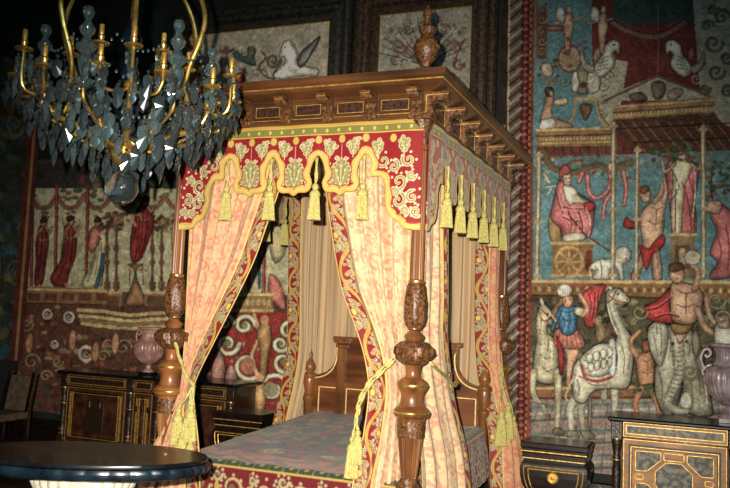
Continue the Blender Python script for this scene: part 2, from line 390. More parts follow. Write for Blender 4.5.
c.line([(98, 20), (98, 250)], 4, (150, 110, 76)); c.fig([(205, 170), (222, 168), (224, 200), (206, 205)], (190, 100, 84), 7)
for cx, cy, r, d in ((290, 150, 34, 1), (320, 60, 30, -1), (300, 250, 30, 1), (340, 320, 26, -1), (262, 310, 18, 1), (338, 200, 24, 1), (290, 30, 20, 1), (270, 90, 20, -1)):
    c.scroll(cx, cy, r, (104, 104, 84), 8, 1.3, d); c.scroll(cx+3, cy+3, r*.8, (150, 120, 90), 4, 1.3, d)
# pediment pavilion
c.poly([(-120, 350), (95, 262), (285, 338), (285, 350)], (182, 172, 142)); c.line([(-90, 352), (-10, 315), (95, 265), (190, 300), (290, 342)], 9, (120, 92, 62), sm=False)
c.fig([(78, 288), (112, 284), (125, 305), (112, 340), (88, 346), (76, 316)], (120, 104, 88), 12); c.fig([(130, 325), (165, 305), (186, 320), (160, 348), (138, 348)], (150, 132, 110), 9); c.fig([(0, 330), (40, 322), (60, 348), (10, 352)], (120, 90, 70), 9)
c.f(520, 0, 2.033)
c.poly([(190, 215), (395, 196), (397, 235), (190, 245)], (168, 128, 78))
for k, col in ((218, (214, 176, 116)), (229, (110, 76, 48)), (238, (206, 164, 104)), (245, (90, 60, 42))): c.line([(190, k), (395, k-15)], 3, col, sm=False)
for k in range(26): c.ell(194+k*8, 234-k*.57, 2, 2.4, (226, 190, 130))
c.poly([(192, 246), (398, 232), (440, 290), (440, 330), (250, 318), (192, 262)], (92, 60, 44))
for k in range(9): c.line([(205+k*24, 248), (262+k*24, 318)], 3.5, (140, 92, 62), sm=False)
c.line([(200, 262), (430, 250)], 3, (60, 38, 30)); c.line([(230, 290), (436, 280)], 3, (60, 38, 30))
# left entablature
c.poly([(34, 262), (192, 258), (192, 300), (34, 300)], (160, 120, 72)); c.line([(34, 265), (192, 261)], 5, (216, 176, 112)); c.line([(34, 292), (192, 288)], 4, (206, 160, 96)); c.line([(34, 277), (192, 273)], 3, (96, 62, 40))
for k in range(22): c.ell(40+k*7, 284-k*.2, 2, 3, (220, 182, 120))
c.poly([(34, 298), (240, 296), (240, 330), (34, 340)], (120, 66, 50)); 
for k in range(12): c.line([(50+k*18, 298), (60+k*16, 335)], 3, (88, 46, 36), sm=False)
# sky behind the figures
c.poly([(34, 325), (440, 315), (440, 580), (26, 580)], SKY)
c.poly([(34, 316), (240, 312), (300, 318), (440, 312), (440, 345), (34, 340)], (150, 60, 52))
c.f(0, 0, 1); c.poly([(533, 158), (740, 150), (900, 150), (900, 290), (533, 284)], sk(1.0), .85)
c.f(530, 130, 2.87)
c.foliage(20, 290, 70, 150, 90, [(70, 96, 62), (110, 130, 80), (160, 60, 50), (196, 160, 110)], 4, 9)
c.line([(40, 70), (70, 110), (130, 120), (190, 100), (230, 110), (290, 90)], 20, (84, 104, 66)); c.line([(40, 74), (70, 112), (130, 124), (190, 104), (230, 114), (290, 94)], 7, (172, 80, 64))
for a in ([(165, 130), (170, 180), (195, 195), (225, 170), (228, 130)], [(228, 120), (236, 170), (215, 210), (210, 255)], [(268, 120), (276, 170), (270, 215)], [(150, 125), (140, 150)]): c.line(a, 13, PINK, 9); c.line(a, 4, (236, 160, 150), 2)
c.fig([(225, 95), (246, 98), (246, 122), (228, 124)], (200, 170, 130), 7)
for a in (((40, 125), (55, 150)), ((45, 165), (75, 160)), ((50, 185), (60, 170))): c.line(a, 5, CREAM)
# seated lady in pink on a wheeled plinth
c.fig([(55, 250), (66, 232), (88, 270), (88, 325), (62, 318), (52, 280)], (170, 130, 80), 8); 
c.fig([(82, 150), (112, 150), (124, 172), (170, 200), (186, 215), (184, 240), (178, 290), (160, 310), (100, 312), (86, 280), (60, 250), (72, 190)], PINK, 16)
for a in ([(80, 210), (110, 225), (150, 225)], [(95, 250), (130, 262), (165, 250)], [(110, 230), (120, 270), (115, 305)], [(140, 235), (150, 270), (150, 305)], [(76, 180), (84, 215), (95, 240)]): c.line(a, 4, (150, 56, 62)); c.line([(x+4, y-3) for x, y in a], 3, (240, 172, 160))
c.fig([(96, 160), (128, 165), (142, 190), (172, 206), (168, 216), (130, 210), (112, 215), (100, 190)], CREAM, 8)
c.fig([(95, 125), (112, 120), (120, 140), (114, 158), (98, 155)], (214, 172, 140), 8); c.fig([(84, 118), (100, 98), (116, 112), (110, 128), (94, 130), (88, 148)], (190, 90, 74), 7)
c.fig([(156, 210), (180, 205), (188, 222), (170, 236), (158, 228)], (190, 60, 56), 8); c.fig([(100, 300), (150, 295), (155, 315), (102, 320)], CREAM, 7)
c.line([(110, 240), (160, 300), (232, 350)], 5, (120, 60, 44))
c.poly([(64, 320), (182, 320), (182, 425), (64, 425)], (150, 112, 66)); c.line([(62, 325), (184, 325)], 8, (206, 168, 104)); c.line([(62, 418), (184, 418)], 8, (190, 150, 90))
c.ell(112, 378, 42, 46, (206, 160, 96), ring=.82); c.ell(112, 378, 11, 12, (206, 160, 96))
for k in range(8): c.line([(112, 378), (112+40*math.cos(k*PI/4), 378+43*math.sin(k*PI/4))], 6, (196, 148, 88), sm=False)
c.poly([(160, 345), (178, 345), (178, 405), (160, 405)], (120, 60, 44))
# white lion
c.fig([(178, 385), (200, 372), (240, 368), (252, 340), (276, 336), (290, 355), (284, 375), (266, 382), (270, 425), (258, 428), (250, 400), (232, 402), (224, 428), (180, 426), (190, 405), (176, 400)], (222, 214, 186), 12)
c.ell(262, 362, 20, 22, (196, 180, 146), .7); c.ell(268, 358, 9, 9, (226, 216, 190)); c.line([(176, 428), (172, 400), (180, 385)], 4, (200, 190, 160)); c.line([(276, 368), (284, 410), (290, 430)], 5, (150, 110, 76))
# horned man reaching up, statue lady on plinth, pink figure
c.f(630, 130, 2.87)
c.fig([(-10, 250), (5, 262), (30, 250), (30, 275), (5, 285), (-20, 275)], RED, 8)
c.fig([(62, 205), (88, 190), (104, 200), (98, 240), (96, 285), (84, 330), (92, 425), (66, 426), (60, 360), (32, 400), (22, 430), (2, 424), (28, 360), (36, 320), (30, 280), (30, 240)], FLESH, 14)
c.line([(70, 205), (88, 182), (94, 150)], 15, FLESH, 10); c.line([(95, 205), (104, 175), (98, 140)], 13, (206, 160, 124), 9)
c.fig([(28, 172), (50, 165), (60, 185), (54, 205), (34, 205)], (190, 144, 110), 9); c.fig([(28, 165), (48, 160), (56, 172), (34, 184)], (120, 80, 54), 6)
c.fig([(28, 330), (54, 340), (70, 320), (96, 300), (98, 330), (66, 358), (50, 400), (38, 385), (34, 360)], (190, 50, 44), 10)
c.fig([(112, 90), (190, 96), (196, 130), (186, 200), (188, 290), (160, 300), (124, 298), (118, 240), (108, 170)], PINK, 18)
c.fig([(124, 90), (176, 90), (170, 130), (158, 160), (150, 240), (146, 296), (122, 296), (118, 220), (124, 150)], (222, 206, 158), 12)
for a in ([(150, 150), (170, 220), (176, 290)], [(168, 130), (182, 190), (184, 280)], [(132, 170), (130, 240), (130, 290)]): c.line(a, 4, (160, 60, 60))
c.fig([(138, 55), (160, 54), (162, 78), (148, 90), (138, 78)], (214, 174, 140), 8); c.fig([(132, 50), (150, 42), (166, 54), (160, 64), (142, 62)], (96, 66, 48), 6)
c.line([(128, 98), (100, 120), (92, 86)], 10, FLESH, 8); c.line([(176, 98), (198, 112), (206, 70)], 10, FLESH, 8)
c.foliage(60, 230, 36, 90, 60, [(56, 78, 50), (96, 110, 66), (130, 60, 44)], 5, 10); c.line([(110, 100), (140, 160), (120, 200)], 4, (60, 90, 70))
c.poly([(116, 296), (186, 296), (186, 425), (116, 425)], (150, 120, 80)); c.line([(112, 300), (190, 300)], 9, (210, 176, 120)); c.poly([(128, 330), (174, 330), (174, 400), (128, 400)], (110, 84, 60)); c.fig([(140, 340), (162, 345), (160, 390), (142, 390)], (180, 150, 110), 8)
c.foliage(205, 300, 90, 200, 60, [(52, 74, 50), (90, 100, 62), (70, 60, 40), (130, 90, 60)], 4, 10); c.line([(236, 110), (232, 160), (240, 230)], 7, (100, 74, 50))
c.fig([(234, 215), (250, 202), (266, 215), (290, 230), (330, 240), (330, 400), (300, 420), (236, 428), (232, 410), (252, 380), (230, 350), (250, 290), (232, 250)], PINK, 16); c.fig([(230, 205), (262, 205), (256, 240), (218, 232)], FLESH, 9); c.line([(250, 300), (262, 350), (250, 400)], 4, (160, 60, 60)); c.line([(275, 270), (285, 340), (280, 400)], 4, (160, 60, 60))
# slender columns of the painted stage
for fr, (xa, ya, xb, yb), wd in (((530, 130, 2.87), (27, 65, 20, 430), 14), ((530, 130, 2.87), (240, -20, 238, 430), 15), ((630, 130, 2.87), (22, 50, 18, 428), 13), ((630, 130, 2.87), (210, -10, 212, 420), 15)):
    c.f(*fr); c.line([(xa, ya), (xb, yb)], wd, (130, 106, 74), sm=False); c.line([(xa-1, ya), (xb-1, yb)], wd*.5, (206, 192, 150), sm=False)
    for t in (.02, .55, .97): c.ell(xa+(xb-xa)*t, ya+(yb-ya)*t, wd*.85, 6, (190, 160, 106))
# --- stage ledge
c.f(520, 230, 1.89)
c.poly([(22, 94), (440, 96), (440, 150), (22, 128)], (150, 108, 62)); c.line([(22, 97), (200, 98), (400, 99)], 6, (216, 176, 110)); c.line([(22, 124), (160, 126), (400, 134)], 5, (90, 58, 38))
for k in range(44): c.ell(28+k*9, 111+k*.1, 3, 5, (206, 168, 108) if k % 2 else (120, 84, 50))
# --- lower zone background
c.poly([(22, 128), (440, 132), (440, 330), (22, 330)], (96, 88, 62))
c.foliage(22, 420, 130, 320, 420, [(66, 66, 46), (112, 106, 70), (84, 94, 72), (126, 80, 56), (150, 140, 98), (50, 44, 36)], 4, 11)
c.poly([(22, 320), (440, 300), (440, 520), (22, 540)], (150, 140, 124))
for k in range(16):
    c.line([(20, 322+k*13), (150, 318+k*12), (440, 306+k*13)], 5, [(176, 110, 106), (96, 116, 110), (196, 186, 160), (90, 80, 72)][k % 4], a=.8)
for k in range(20): c.line([(10+k*26, 330), (-60+k*34, 540)], 2.5, (110, 90, 84), a=.7, sm=False)
c.poly([(22, 296), (440, 290), (440, 318), (22, 322)], (150, 104, 66)); c.line([(22, 300), (440, 294)], 5, (206, 160, 100)); c.line([(22, 318), (440, 314)], 4, (100, 56, 44))
# horse
c.f(525, 280, 4.067)
HORSE = (198, 184, 142)
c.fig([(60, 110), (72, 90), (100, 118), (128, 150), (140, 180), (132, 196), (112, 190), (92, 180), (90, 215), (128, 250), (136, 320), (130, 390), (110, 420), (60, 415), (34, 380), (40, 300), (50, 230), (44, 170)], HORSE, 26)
c.fig([(60, 88), (66, 70), (78, 92), (72, 106)], HORSE, 6); c.line([(70, 122), (96, 150), (132, 176)], 5, RED); c.line([(62, 150), (84, 168), (118, 140)], 5, RED); c.ell(92, 138, 5, 4, DK)
c.line([(42, 120), (36, 180), (48, 240)], 12, (120, 100, 70))
c.f(510, 390, 4.98)
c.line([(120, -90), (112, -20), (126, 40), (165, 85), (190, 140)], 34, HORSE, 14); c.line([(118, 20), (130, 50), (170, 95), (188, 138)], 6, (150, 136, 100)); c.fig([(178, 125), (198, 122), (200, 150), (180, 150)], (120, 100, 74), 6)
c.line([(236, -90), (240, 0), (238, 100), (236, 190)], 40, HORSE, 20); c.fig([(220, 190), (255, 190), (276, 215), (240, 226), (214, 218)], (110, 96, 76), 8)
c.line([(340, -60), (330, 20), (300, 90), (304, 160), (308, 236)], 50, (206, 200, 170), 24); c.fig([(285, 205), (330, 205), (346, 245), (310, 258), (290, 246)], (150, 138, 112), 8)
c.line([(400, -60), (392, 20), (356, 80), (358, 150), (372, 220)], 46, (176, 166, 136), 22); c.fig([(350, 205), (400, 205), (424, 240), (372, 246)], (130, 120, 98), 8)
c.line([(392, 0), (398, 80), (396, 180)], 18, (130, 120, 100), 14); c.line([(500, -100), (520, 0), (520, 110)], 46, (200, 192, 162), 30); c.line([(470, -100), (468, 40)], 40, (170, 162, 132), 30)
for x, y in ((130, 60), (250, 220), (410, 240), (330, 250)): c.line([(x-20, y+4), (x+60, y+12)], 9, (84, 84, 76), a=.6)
# warrior in blue cuirass and plumed helmet
c.f(525, 280, 4.067)
c.fig([(230, 60), (290, 20), (330, 25), (300, 90), (290, 180), (250, 190), (236, 130)], (196, 66, 62), 16); c.line([(180, 22), (240, 18), (300, 30)], 9, (190, 80, 66))
c.fig([(108, 130), (150, 66), (160, 80), (140, 140), (118, 200)], (150, 104, 66), 10)
c.fig([(160, 270), (205, 262), (218, 300), (196, 360), (190, 420), (168, 430), (166, 380), (170, 320)], (206, 150, 112), 12)
c.fig([(118, 215), (150, 190), (205, 195), (238, 240), (240, 272), (200, 282), (150, 275), (120, 260)], (196, 120, 96), 14)
for k in range(6): c.line([(140+k*15, 215), (132+k*20, 268)], 4, (140, 74, 60))
c.fig([(138, 110), (200, 105), (212, 130), (208, 200), (180, 225), (150, 215), (136, 170)], (66, 116, 150), 18); c.line([(150, 130), (170, 170), (160, 210)], 6, (120, 176, 200)); c.line([(190, 130), (196, 180)], 5, (120, 176, 200))
c.line([(206, 125), (236, 140), (252, 110), (222, 60)], 24, (208, 156, 116), 15); c.line([(140, 130), (122, 170), (112, 200)], 18, (66, 116, 150), 14); c.fig([(205, 110), (240, 120), (225, 145), (205, 138)], CREAM, 8)
c.fig([(160, 60), (190, 62), (196, 88), (184, 112), (160, 108), (152, 84)], (206, 154, 118), 11); c.ell(182, 82, 3, 2, DK)
c.fig([(132, 35), (150, 18), (182, 20), (192, 42), (178, 66), (150, 68), (134, 58)], (226, 220, 196), 12)
c.fig([(126, 225), (150, 265), (160, 330), (152, 380), (140, 380), (134, 300)], (160, 44, 44), 9)
# camel with pack
CM = (214, 206, 172)
c.fig([(330, 60), (350, 38), (385, 38), (420, 70), (424, 88), (400, 98), (368, 88), (380, 130), (405, 190), (430, 230), (440, 300), (430, 400), (410, 440), (350, 440), (280, 450), (240, 500), (200, 480), (192, 400), (205, 340), (240, 310), (310, 265), (370, 250), (368, 200), (340, 140)], CM, 30)
c.fig([(232, 310), (290, 265), (350, 260), (372, 290), (366, 360), (310, 390), (250, 385), (228, 345)], (222, 216, 184), 22)
c.line([(240, 330), (300, 300), (360, 285)], 4, (140, 126, 92)); c.line([(245, 360), (300, 340), (362, 322)], 4, (140, 126, 92)); 
for k in range(4): c.line([(255+k*28, 300-k*8), (262+k*26, 380-k*6)], 3.5, (140, 126, 92))
c.line([(230, 350), (245, 395), (290, 412), (350, 395), (368, 360)], 12, (196, 70, 62)); c.line([(200, 385), (250, 402)], 5, (160, 84, 56))
c.fig([(340, 250), (362, 240), (370, 300), (368, 380), (344, 384), (340, 310)], (224, 226, 216), 10)
c.line([(336, 90), (352, 80), (372, 42)], 5, RED); c.line([(340, 62), (370, 84), (404, 96)], 4, RED); c.ell(378, 58, 5, 4, DK); c.fig([(345, 40), (338, 28), (350, 26), (358, 40)], CM, 5)
c.line([(196, 400), (178, 440), (165, 470), (172, 488)], 6, CREAM)
# monkey
c.fig([(286, 150), (302, 142), (318, 155), (316, 175), (330, 200), (322, 240), (300, 255), (286, 230), (288, 190), (278, 170)], (150, 122, 84), 12); c.line([(300, 250), (330, 225), (335, 200)], 7, (140, 112, 76))
# child reaching, elephant, riders
c.f(625, 280, 3.486)
c.fig([(62, 222), (84, 210), (94, 230), (92, 262), (104, 300), (108, 340), (96, 390), (60, 392), (46, 350), (40, 290), (28, 262), (60, 255)], (196, 134, 92), 18)
c.line([(40, 262), (22, 230), (24, 205), (52, 178)], 20, (200, 140, 98), 12); c.fig([(62, 215), (88, 210), (92, 240), (74, 256), (62, 244)], (150, 84, 54), 9)
c.fig([(50, 370), (110, 362), (112, 400), (80, 412), (46, 404)], (76, 84, 50), 10)
c.line([(56, 380), (36, 430), (44, 460)], 26, (186, 124, 84), 12); c.line([(96, 390), (112, 430), (118, 460)], 22, (186, 124, 84), 12); c.foliage(30, 130, 360, 400, 20, [(60, 74, 44), (100, 110, 64)], 5, 9)
EL = (168, 164, 134)
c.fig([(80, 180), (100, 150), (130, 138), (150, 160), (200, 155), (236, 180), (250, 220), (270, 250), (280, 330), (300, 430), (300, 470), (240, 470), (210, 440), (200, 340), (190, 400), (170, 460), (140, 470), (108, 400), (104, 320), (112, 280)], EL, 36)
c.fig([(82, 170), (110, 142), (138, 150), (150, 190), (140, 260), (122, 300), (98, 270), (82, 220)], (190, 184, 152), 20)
c.fig([(232, 190), (252, 180), (262, 230), (248, 280), (236, 250)], (140, 130, 104), 10)
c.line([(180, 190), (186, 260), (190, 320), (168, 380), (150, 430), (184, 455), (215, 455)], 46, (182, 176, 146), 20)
for k in range(13): c.line([(162+k*.5-max(0, k-6)*3, 230+k*16), (186+k*.5-max(0, k-6)*2, 236+k*16), (206-k*.5-max(0, k-6)*4, 228+k*17)], 3, (104, 98, 78))
c.line([(168, 170), (190, 220), (220, 180)], 6, RED); c.ell(166, 222, 6, 5, DK); c.ell(216, 216, 5, 5, DK); c.line([(150, 280), (140, 310)], 9, (222, 214, 186)); c.line([(220, 280), (232, 310)], 8, (222, 214, 186))
c.fig([(160, 135), (200, 130), (236, 150), (232, 172), (196, 190), (164, 176)], (140, 104, 60), 12)
c.fig([(200, 395), (226, 395), (236, 430), (220, 450), (192, 440)], (190, 184, 160), 9)
c.f(520, 230, 1.89)
c.fig([(232, 150), (262, 132), (286, 110), (292, 150), (322, 160), (318, 175), (282, 176), (250, 172)], (200, 62, 54), 12)
c.fig([(286, 105), (300, 98), (325, 104), (345, 120), (340, 160), (322, 178), (290, 172), (284, 140)], (206, 158, 120), 14); c.fig([(284, 72), (306, 70), (310, 92), (296, 102), (284, 92)], (206, 158, 120), 8); c.fig([(282, 66), (306, 62), (308, 74), (286, 80)], (110, 70, 48), 5)
c.line([(330, 112), (336, 80), (322, 62)], 12, FLESH, 8); c.ell(326, 52, 17, 15, (206, 196, 166)); c.ell(326, 52, 17, 15, (130, 110, 84), ring=.84)
c.line([(335, 150), (352, 186), (380, 200)], 12, FLESH, 10); c.line([(352, 130), (360, 165), (384, 190)], 10, FLESH, 8); c.fig([(372, 175), (400, 178), (430, 200), (430, 250), (372, 226)], (196, 190, 166), 12); c.fig([(374, 164), (392, 162), (396, 184), (376, 184)], (206, 160, 124), 8)
# drawing over the forms: faces, manes, harness, muscles, folds
c.f(525, 280, 4.067)
for a in ([(58, 130), (66, 170), (60, 220)], [(80, 215), (96, 240), (92, 290)], [(60, 300), (84, 320), (110, 310)], [(70, 350), (90, 372), (112, 360)], [(50, 250), (64, 262), (80, 256)]): c.line(a, 4, (120, 106, 76))
for a in ([(76, 240), (70, 290), (76, 330)], [(104, 250), (110, 300), (104, 340)]): c.line(a, 5, (236, 228, 190))
for k in range(7): c.line([(52-k*1.5, 100+k*22), (38, 112+k*22), (34, 124+k*22)], 5, (92, 74, 50))
c.line([(128, 150), (136, 166)], 6, (110, 90, 70)); c.ell(124, 184, 4, 3, DK); c.line([(70, 100), (100, 132), (126, 168)], 4, (236, 226, 190))
for a in ([(150, 125), (176, 132), (200, 122)], [(152, 160), (180, 166), (206, 158)], [(178, 112), (180, 160), (176, 212)]): c.line(a, 3, (34, 70, 100))
for a in ([(166, 78), (160, 96)], [(188, 90), (194, 96)], [(184, 102), (192, 102)]): c.line(a, 2.5, (110, 60, 46), sm=False)
for k in range(5): c.line([(140+k*10, 30), (146+k*9, 48), (144+k*9, 62)], 3, (176, 166, 140))
for a in ([(262, 60), (270, 100), (262, 150)], [(284, 50), (282, 110), (272, 170)], [(300, 40), (296, 80)]): c.line(a, 4, (130, 34, 38)); c.line([(x+6, y) for x, y in a], 3, (230, 120, 108))
for a in ([(176, 300), (184, 340), (178, 380)],): c.line(a, 5, (232, 184, 146))
for a in ([(345, 110), (358, 160), (384, 210)], [(372, 100), (392, 150), (410, 190)], [(390, 260), (404, 310), (400, 380)], [(240, 400), (270, 425), (330, 428)], [(210, 400), (222, 440), (216, 470)], [(420, 250), (428, 300), (420, 360)]): c.line(a, 5, (140, 132, 102))
for a in ([(336, 100), (350, 160), (376, 220)], [(216, 380), (204, 420), (210, 450)], [(378, 280), (384, 330), (380, 380)]): c.line(a, 6, (244, 238, 208))
c.line([(400, 90), (416, 92)], 3, DK, sm=False); c.ell(416, 80, 3, 2, DK); c.line([(352, 84), (378, 92), (400, 98)], 4, (176, 166, 134))
for k in range(4): c.fig([(250+k*28, 306-k*9), (272+k*28, 300-k*9), (276+k*27, 330-k*8), (254+k*28, 336-k*8)], (228, 222, 190), 9); c.fig([(256+k*27, 342-k*7), (278+k*26, 336-k*7), (280+k*24, 366-k*6), (260+k*26, 374-k*6)], (214, 206, 172), 9)
c.ell(300, 158, 3, 3, DK); c.ell(310, 158, 3, 3, DK); c.line([(298, 172), (312, 172)], 3, DK, sm=False)
c.f(625, 280, 3.486)
for a in ([(60, 275), (76, 285), (94, 278)], [(78, 290), (78, 340)], [(60, 320), (78, 326), (98, 320)]): c.line(a, 3, (140, 84, 56))
c.line([(66, 232), (72, 232)], 3, DK, sm=False); c.line([(60, 275), (56, 320)], 4, (222, 170, 130))
for a in ([(96, 160), (104, 210), (116, 270)], [(122, 150), (128, 200), (124, 260)], [(110, 150), (112, 190)]): c.line(a, 4, (136, 128, 100))
for a in ([(150, 190), (160, 215), (156, 250)], [(210, 200), (226, 230), (220, 262)], [(240, 260), (256, 320), (262, 400)], [(120, 320), (130, 380), (126, 440)], [(226, 340), (236, 400), (232, 450)]): c.line(a, 5, (110, 106, 84))
for a in ([(176, 200), (178, 250), (178, 300)], [(100, 170), (92, 210), (96, 250)], [(268, 300), (280, 360), (286, 430)]): c.line(a, 6, (206, 202, 172))
c.ell(166, 222, 4, 4, DK); c.ell(212, 214, 4, 4, DK)
c.f(520, 230, 1.89)
for a in ([(296, 112), (314, 120), (334, 114)], [(314, 120), (314, 160)], [(296, 140), (312, 146), (332, 140)]): c.line(a, 2.2, (140, 92, 68))
for a in ([(240, 152), (262, 146), (284, 130)], [(256, 166), (278, 160), (300, 164)]): c.line(a, 3, (128, 34, 36)); c.line([(x, y-4) for x, y in a], 2, (232, 120, 106))
for x, y in ((293, 82), (299, 82)): c.ell(x, y, 1.4, 1.2, DK)
c.line([(294, 92), (300, 92)], 1.6, (140, 60, 50), sm=False)
for k in range(40): a_ = rnd.uniform(30, 400); b_ = rnd.uniform(150, 290); c.scroll(a_, b_, rnd.uniform(3, 6), rnd.choice([(126, 120, 82), (60, 60, 42), (150, 136, 94)]), 1.6, 1.2, rnd.choice((-1, 1))) if not any(x0 < a_ < x1 and y0 < b_ < y1 for x0, x1, y0, y1 in ((20, 190, 100, 400), (200, 440, 100, 330))) else None
c.f(530, 130, 2.87)
for x, y in ((104, 138), (113, 138)): c.ell(x, y, 1.8, 1.6, DK)
c.line([(106, 150), (114, 150)], 2, (150, 70, 60), sm=False)
for a in ([(92, 175), (96, 200), (88, 235)], [(120, 218), (138, 250), (136, 300)], [(160, 222), (172, 260), (168, 305)]): c.line(a, 3.4, (244, 176, 164))
for a in ([(200, 372), (206, 400), (204, 425)], [(244, 372), (240, 398)], [(186, 390), (196, 404)]): c.line(a, 3, (130, 118, 92))
c.f(630, 130, 2.87)
for x, y in ((146, 68), (154, 68), (40, 186), (47, 184)): c.ell(x, y, 1.8, 1.6, DK)
for a in ([(62, 222), (78, 228), (94, 220)], [(76, 230), (74, 290)], [(54, 262), (72, 270), (92, 262)], [(76, 340), (80, 400)], [(44, 350), (36, 395)]): c.line(a, 2.6, (132, 90, 66))
for a in ([(140, 110), (138, 160), (134, 230)], [(184, 110), (188, 170), (180, 250)]): c.line(a, 3, (246, 228, 190))
# beams behind the elephant rider and a lot of shaded bits
c.f(0, 0, 1)
for cx, cy, r, d in ((716, 300, 10, 1), (722, 318, 8, -1), (640, 312, 8, 1), (690, 372, 9, 1)): c.scroll(cx, cy, r, (150, 140, 100), 2.4, 1.3, d)
# border on the left edge of the tapestry
c.f(0, 0, 1)
L_ = lambda y: 531.5+(165-y)*.012      # left picture edge
for a, b, col in ((-34, -24, (60, 44, 34)), (-25, -23, (190, 170, 130)), (-23, -12, (112, 98, 80)), (-12, -3, (88, 30, 32)), (-3.4, -1.4, (180, 120, 66)), (-1.6, 1.2, (150, 62, 46))):
    c.poly([(L_(-80)+a, -80), (L_(-80)+b, -80), (L_(560)+b, 560), (L_(560)+a, 560)], col)
for k in range(92):
    y = -50+k*6.6; x = L_(y)-18
    c.line([(x-5, y+3), (x, y-1), (x+7, y-7)], 2.4, (158, 148, 124) if k % 2 else (96, 44, 42)); c.ell(L_(y)-7.5, y, 2, 1.6, (170, 90, 70)); c.ell(L_(y)-2.4, y, .9, 1.6, (80, 40, 30)); c.line([(L_(y)-4.6, y), (L_(y)-9, y-4)], 1, (150, 70, 60))
c.weave(9, 16)
tp = c.mesh('tapestry', WY-.02, gain=.88, loc=(0, WY-.02, .3))
tag(tp, 'tall blue and red tapestry with camel, elephant and horse behind the right cabinet', 'tapestry')
# ------------------------------------------------------------------ left-hand tapestry: figures between red columns
c = Cv(-5.98, -.42, .3, 3.35, .0085, (96, 70, 50), plane=WY-.02)
c.f(0, 0, 1)
PALE = (190, 182, 138)
c.poly([(20, 140), (520, 140), (520, 300), (20, 290)], PALE); c.poly([(10, 120), (520, 120), (520, 190), (10, 188)], (60, 56, 50))
c.foliage(20, 420, 150, 200, 260, [(80, 74, 54), (120, 100, 70), (60, 70, 60), (130, 50, 44)], 2, 5)
for x0 in range(30, 420, 27):
    c.line([(x0, 196), (x0+7, 206), (x0+14, 208), (x0+21, 205), (x0+27, 195)], 5, (120, 106, 76)); c.line([(x0, 196), (x0+14, 209), (x0+27, 195)], 1.6, (170, 70, 56))
    c.foliage(x0+10, x0+18, 207, 222, 8, [(90, 86, 60), (130, 60, 50)], 1.5, 3)
for x0 in (31, 55, 86, 232, 262, 278, 330, 390): c.line([(x0+2, 186), (x0, 291)], 3.4, (110, 40, 34)); c.line([(x0+1.6, 186), (x0-.4, 291)], 1.2, (176, 84, 64))
c.f(0, 150, 3.25)
def robed(pts, col, folds, fc, head):
    c.fig(pts, col, 12)
    for a in folds: c.line(a, 4, fc)
    hx, hy = head; c.line([(hx-4, hy+14), (hx-16, hy+34), (hx-10, hy+56), (hx+8, hy+52)], 9, (178, 126, 92), 6); c.line([(hx+8, hy+14), (hx+18, hy+30), (hx+26, hy+14)], 8, (178, 126, 92), 6)
    for q in (-14, -4, 8): c.line([(hx+q, hy+30), (hx+q-6, hy+90), (hx+q-16, hy+170)], 3, fc)
    c.fig([(hx-9, hy-11), (hx+8, hy-12), (hx+10, hy+4), (hx+2, hy+14), (hx-8, hy+8)], (184, 132, 98), 9); c.fig([(hx-12, hy-10), (hx, hy-20), (hx+12, hy-12), (hx+8, hy-4), (hx-10, hy)], (64, 42, 30), 6)
    c.ell(hx-14, hy+205, 8, 5, (178, 126, 92)); c.ell(hx+2, hy+208, 8, 5, (178, 126, 92))
robed([(128, 250), (150, 250), (158, 300), (150, 360), (138, 432), (112, 436), (118, 370), (116, 310)], (136, 46, 42), [[(138, 270), (134, 350), (124, 420)]], (90, 30, 32), (142, 238))
robed([(212, 245), (240, 250), (250, 290), (244, 350), (225, 400), (212, 444), (172, 436), (166, 410), (196, 360), (204, 300)], (134, 48, 42), [[(222, 280), (216, 350), (190, 420)], [(238, 290), (230, 360), (206, 430)]], (100, 32, 34), (230, 232))
c.line([(208, 300), (206, 240), (202, 215)], 4, (140, 110, 80)); c.line([(245, 280), (262, 250), (256, 225)], 8, FLESH)
robed([(300, 252), (330, 250), (346, 290), (340, 360), (330, 400), (320, 440), (272, 448), (270, 420), (296, 380), (306, 330), (290, 320), (290, 280)], (206, 196, 146), [[(315, 290), (308, 360), (284, 430)], [(330, 300), (326, 370), (310, 430)]], (150, 134, 90), (318, 236))
c.fig([(300, 255), (326, 262), (320, 300), (300, 335), (286, 310)], (190, 110, 90), 10); c.line([(336, 340), (326, 400), (312, 444)], 14, (56, 90, 106)); c.line([(325, 275), (345, 262), (352, 240)], 9, FLESH)
c.line([(338, 370), (330, 440)], 4, (90, 60, 40))
c.f(100, 160, 3.05)
def baluster(x, y0, y1, col=(110, 78, 54)):
    h = y1-y0
    for t, r in ((.0, 8), (.06, 5), (.3, 7), (.34, 9), (.38, 6), (.55, 9), (.6, 5), (.8, 6), (.88, 11), (.94, 11), (.98, 6)): c.ell(x, y0+t*h, r, h*.045, col); c.ell(x-r*.2, y0+t*h, r*.35, h*.04, (176, 132, 84))
    c.line([(x, y0), (x, y1)], 8, col)
for x in (22, 50): baluster(x, 205, 400)
for x in (160, 188): baluster(x, 205, 400)
c.foliage(5, 75, 160, 215, 40, [(100, 66, 48), (150, 104, 66), (70, 46, 38)], 5, 10); c.foliage(150, 230, 165, 215, 40, [(100, 66, 48), (150, 104, 66), (70, 46, 38)], 5, 10)
robed([(120, 140), (150, 150), (165, 190), (150, 240), (125, 300), (100, 312), (92, 280), (96, 220), (105, 180)], (140, 44, 42), [[(130, 180), (124, 250), (104, 300)], [(150, 190), (138, 250), (120, 290)], [(112, 180), (104, 240)]], (110, 28, 30), (138, 128))
c.line([(108, 200), (96, 170), (120, 165)], 8, FLESH); c.fig([(220, 200), (238, 205), (236, 290), (222, 296)], (200, 170, 140), 8)
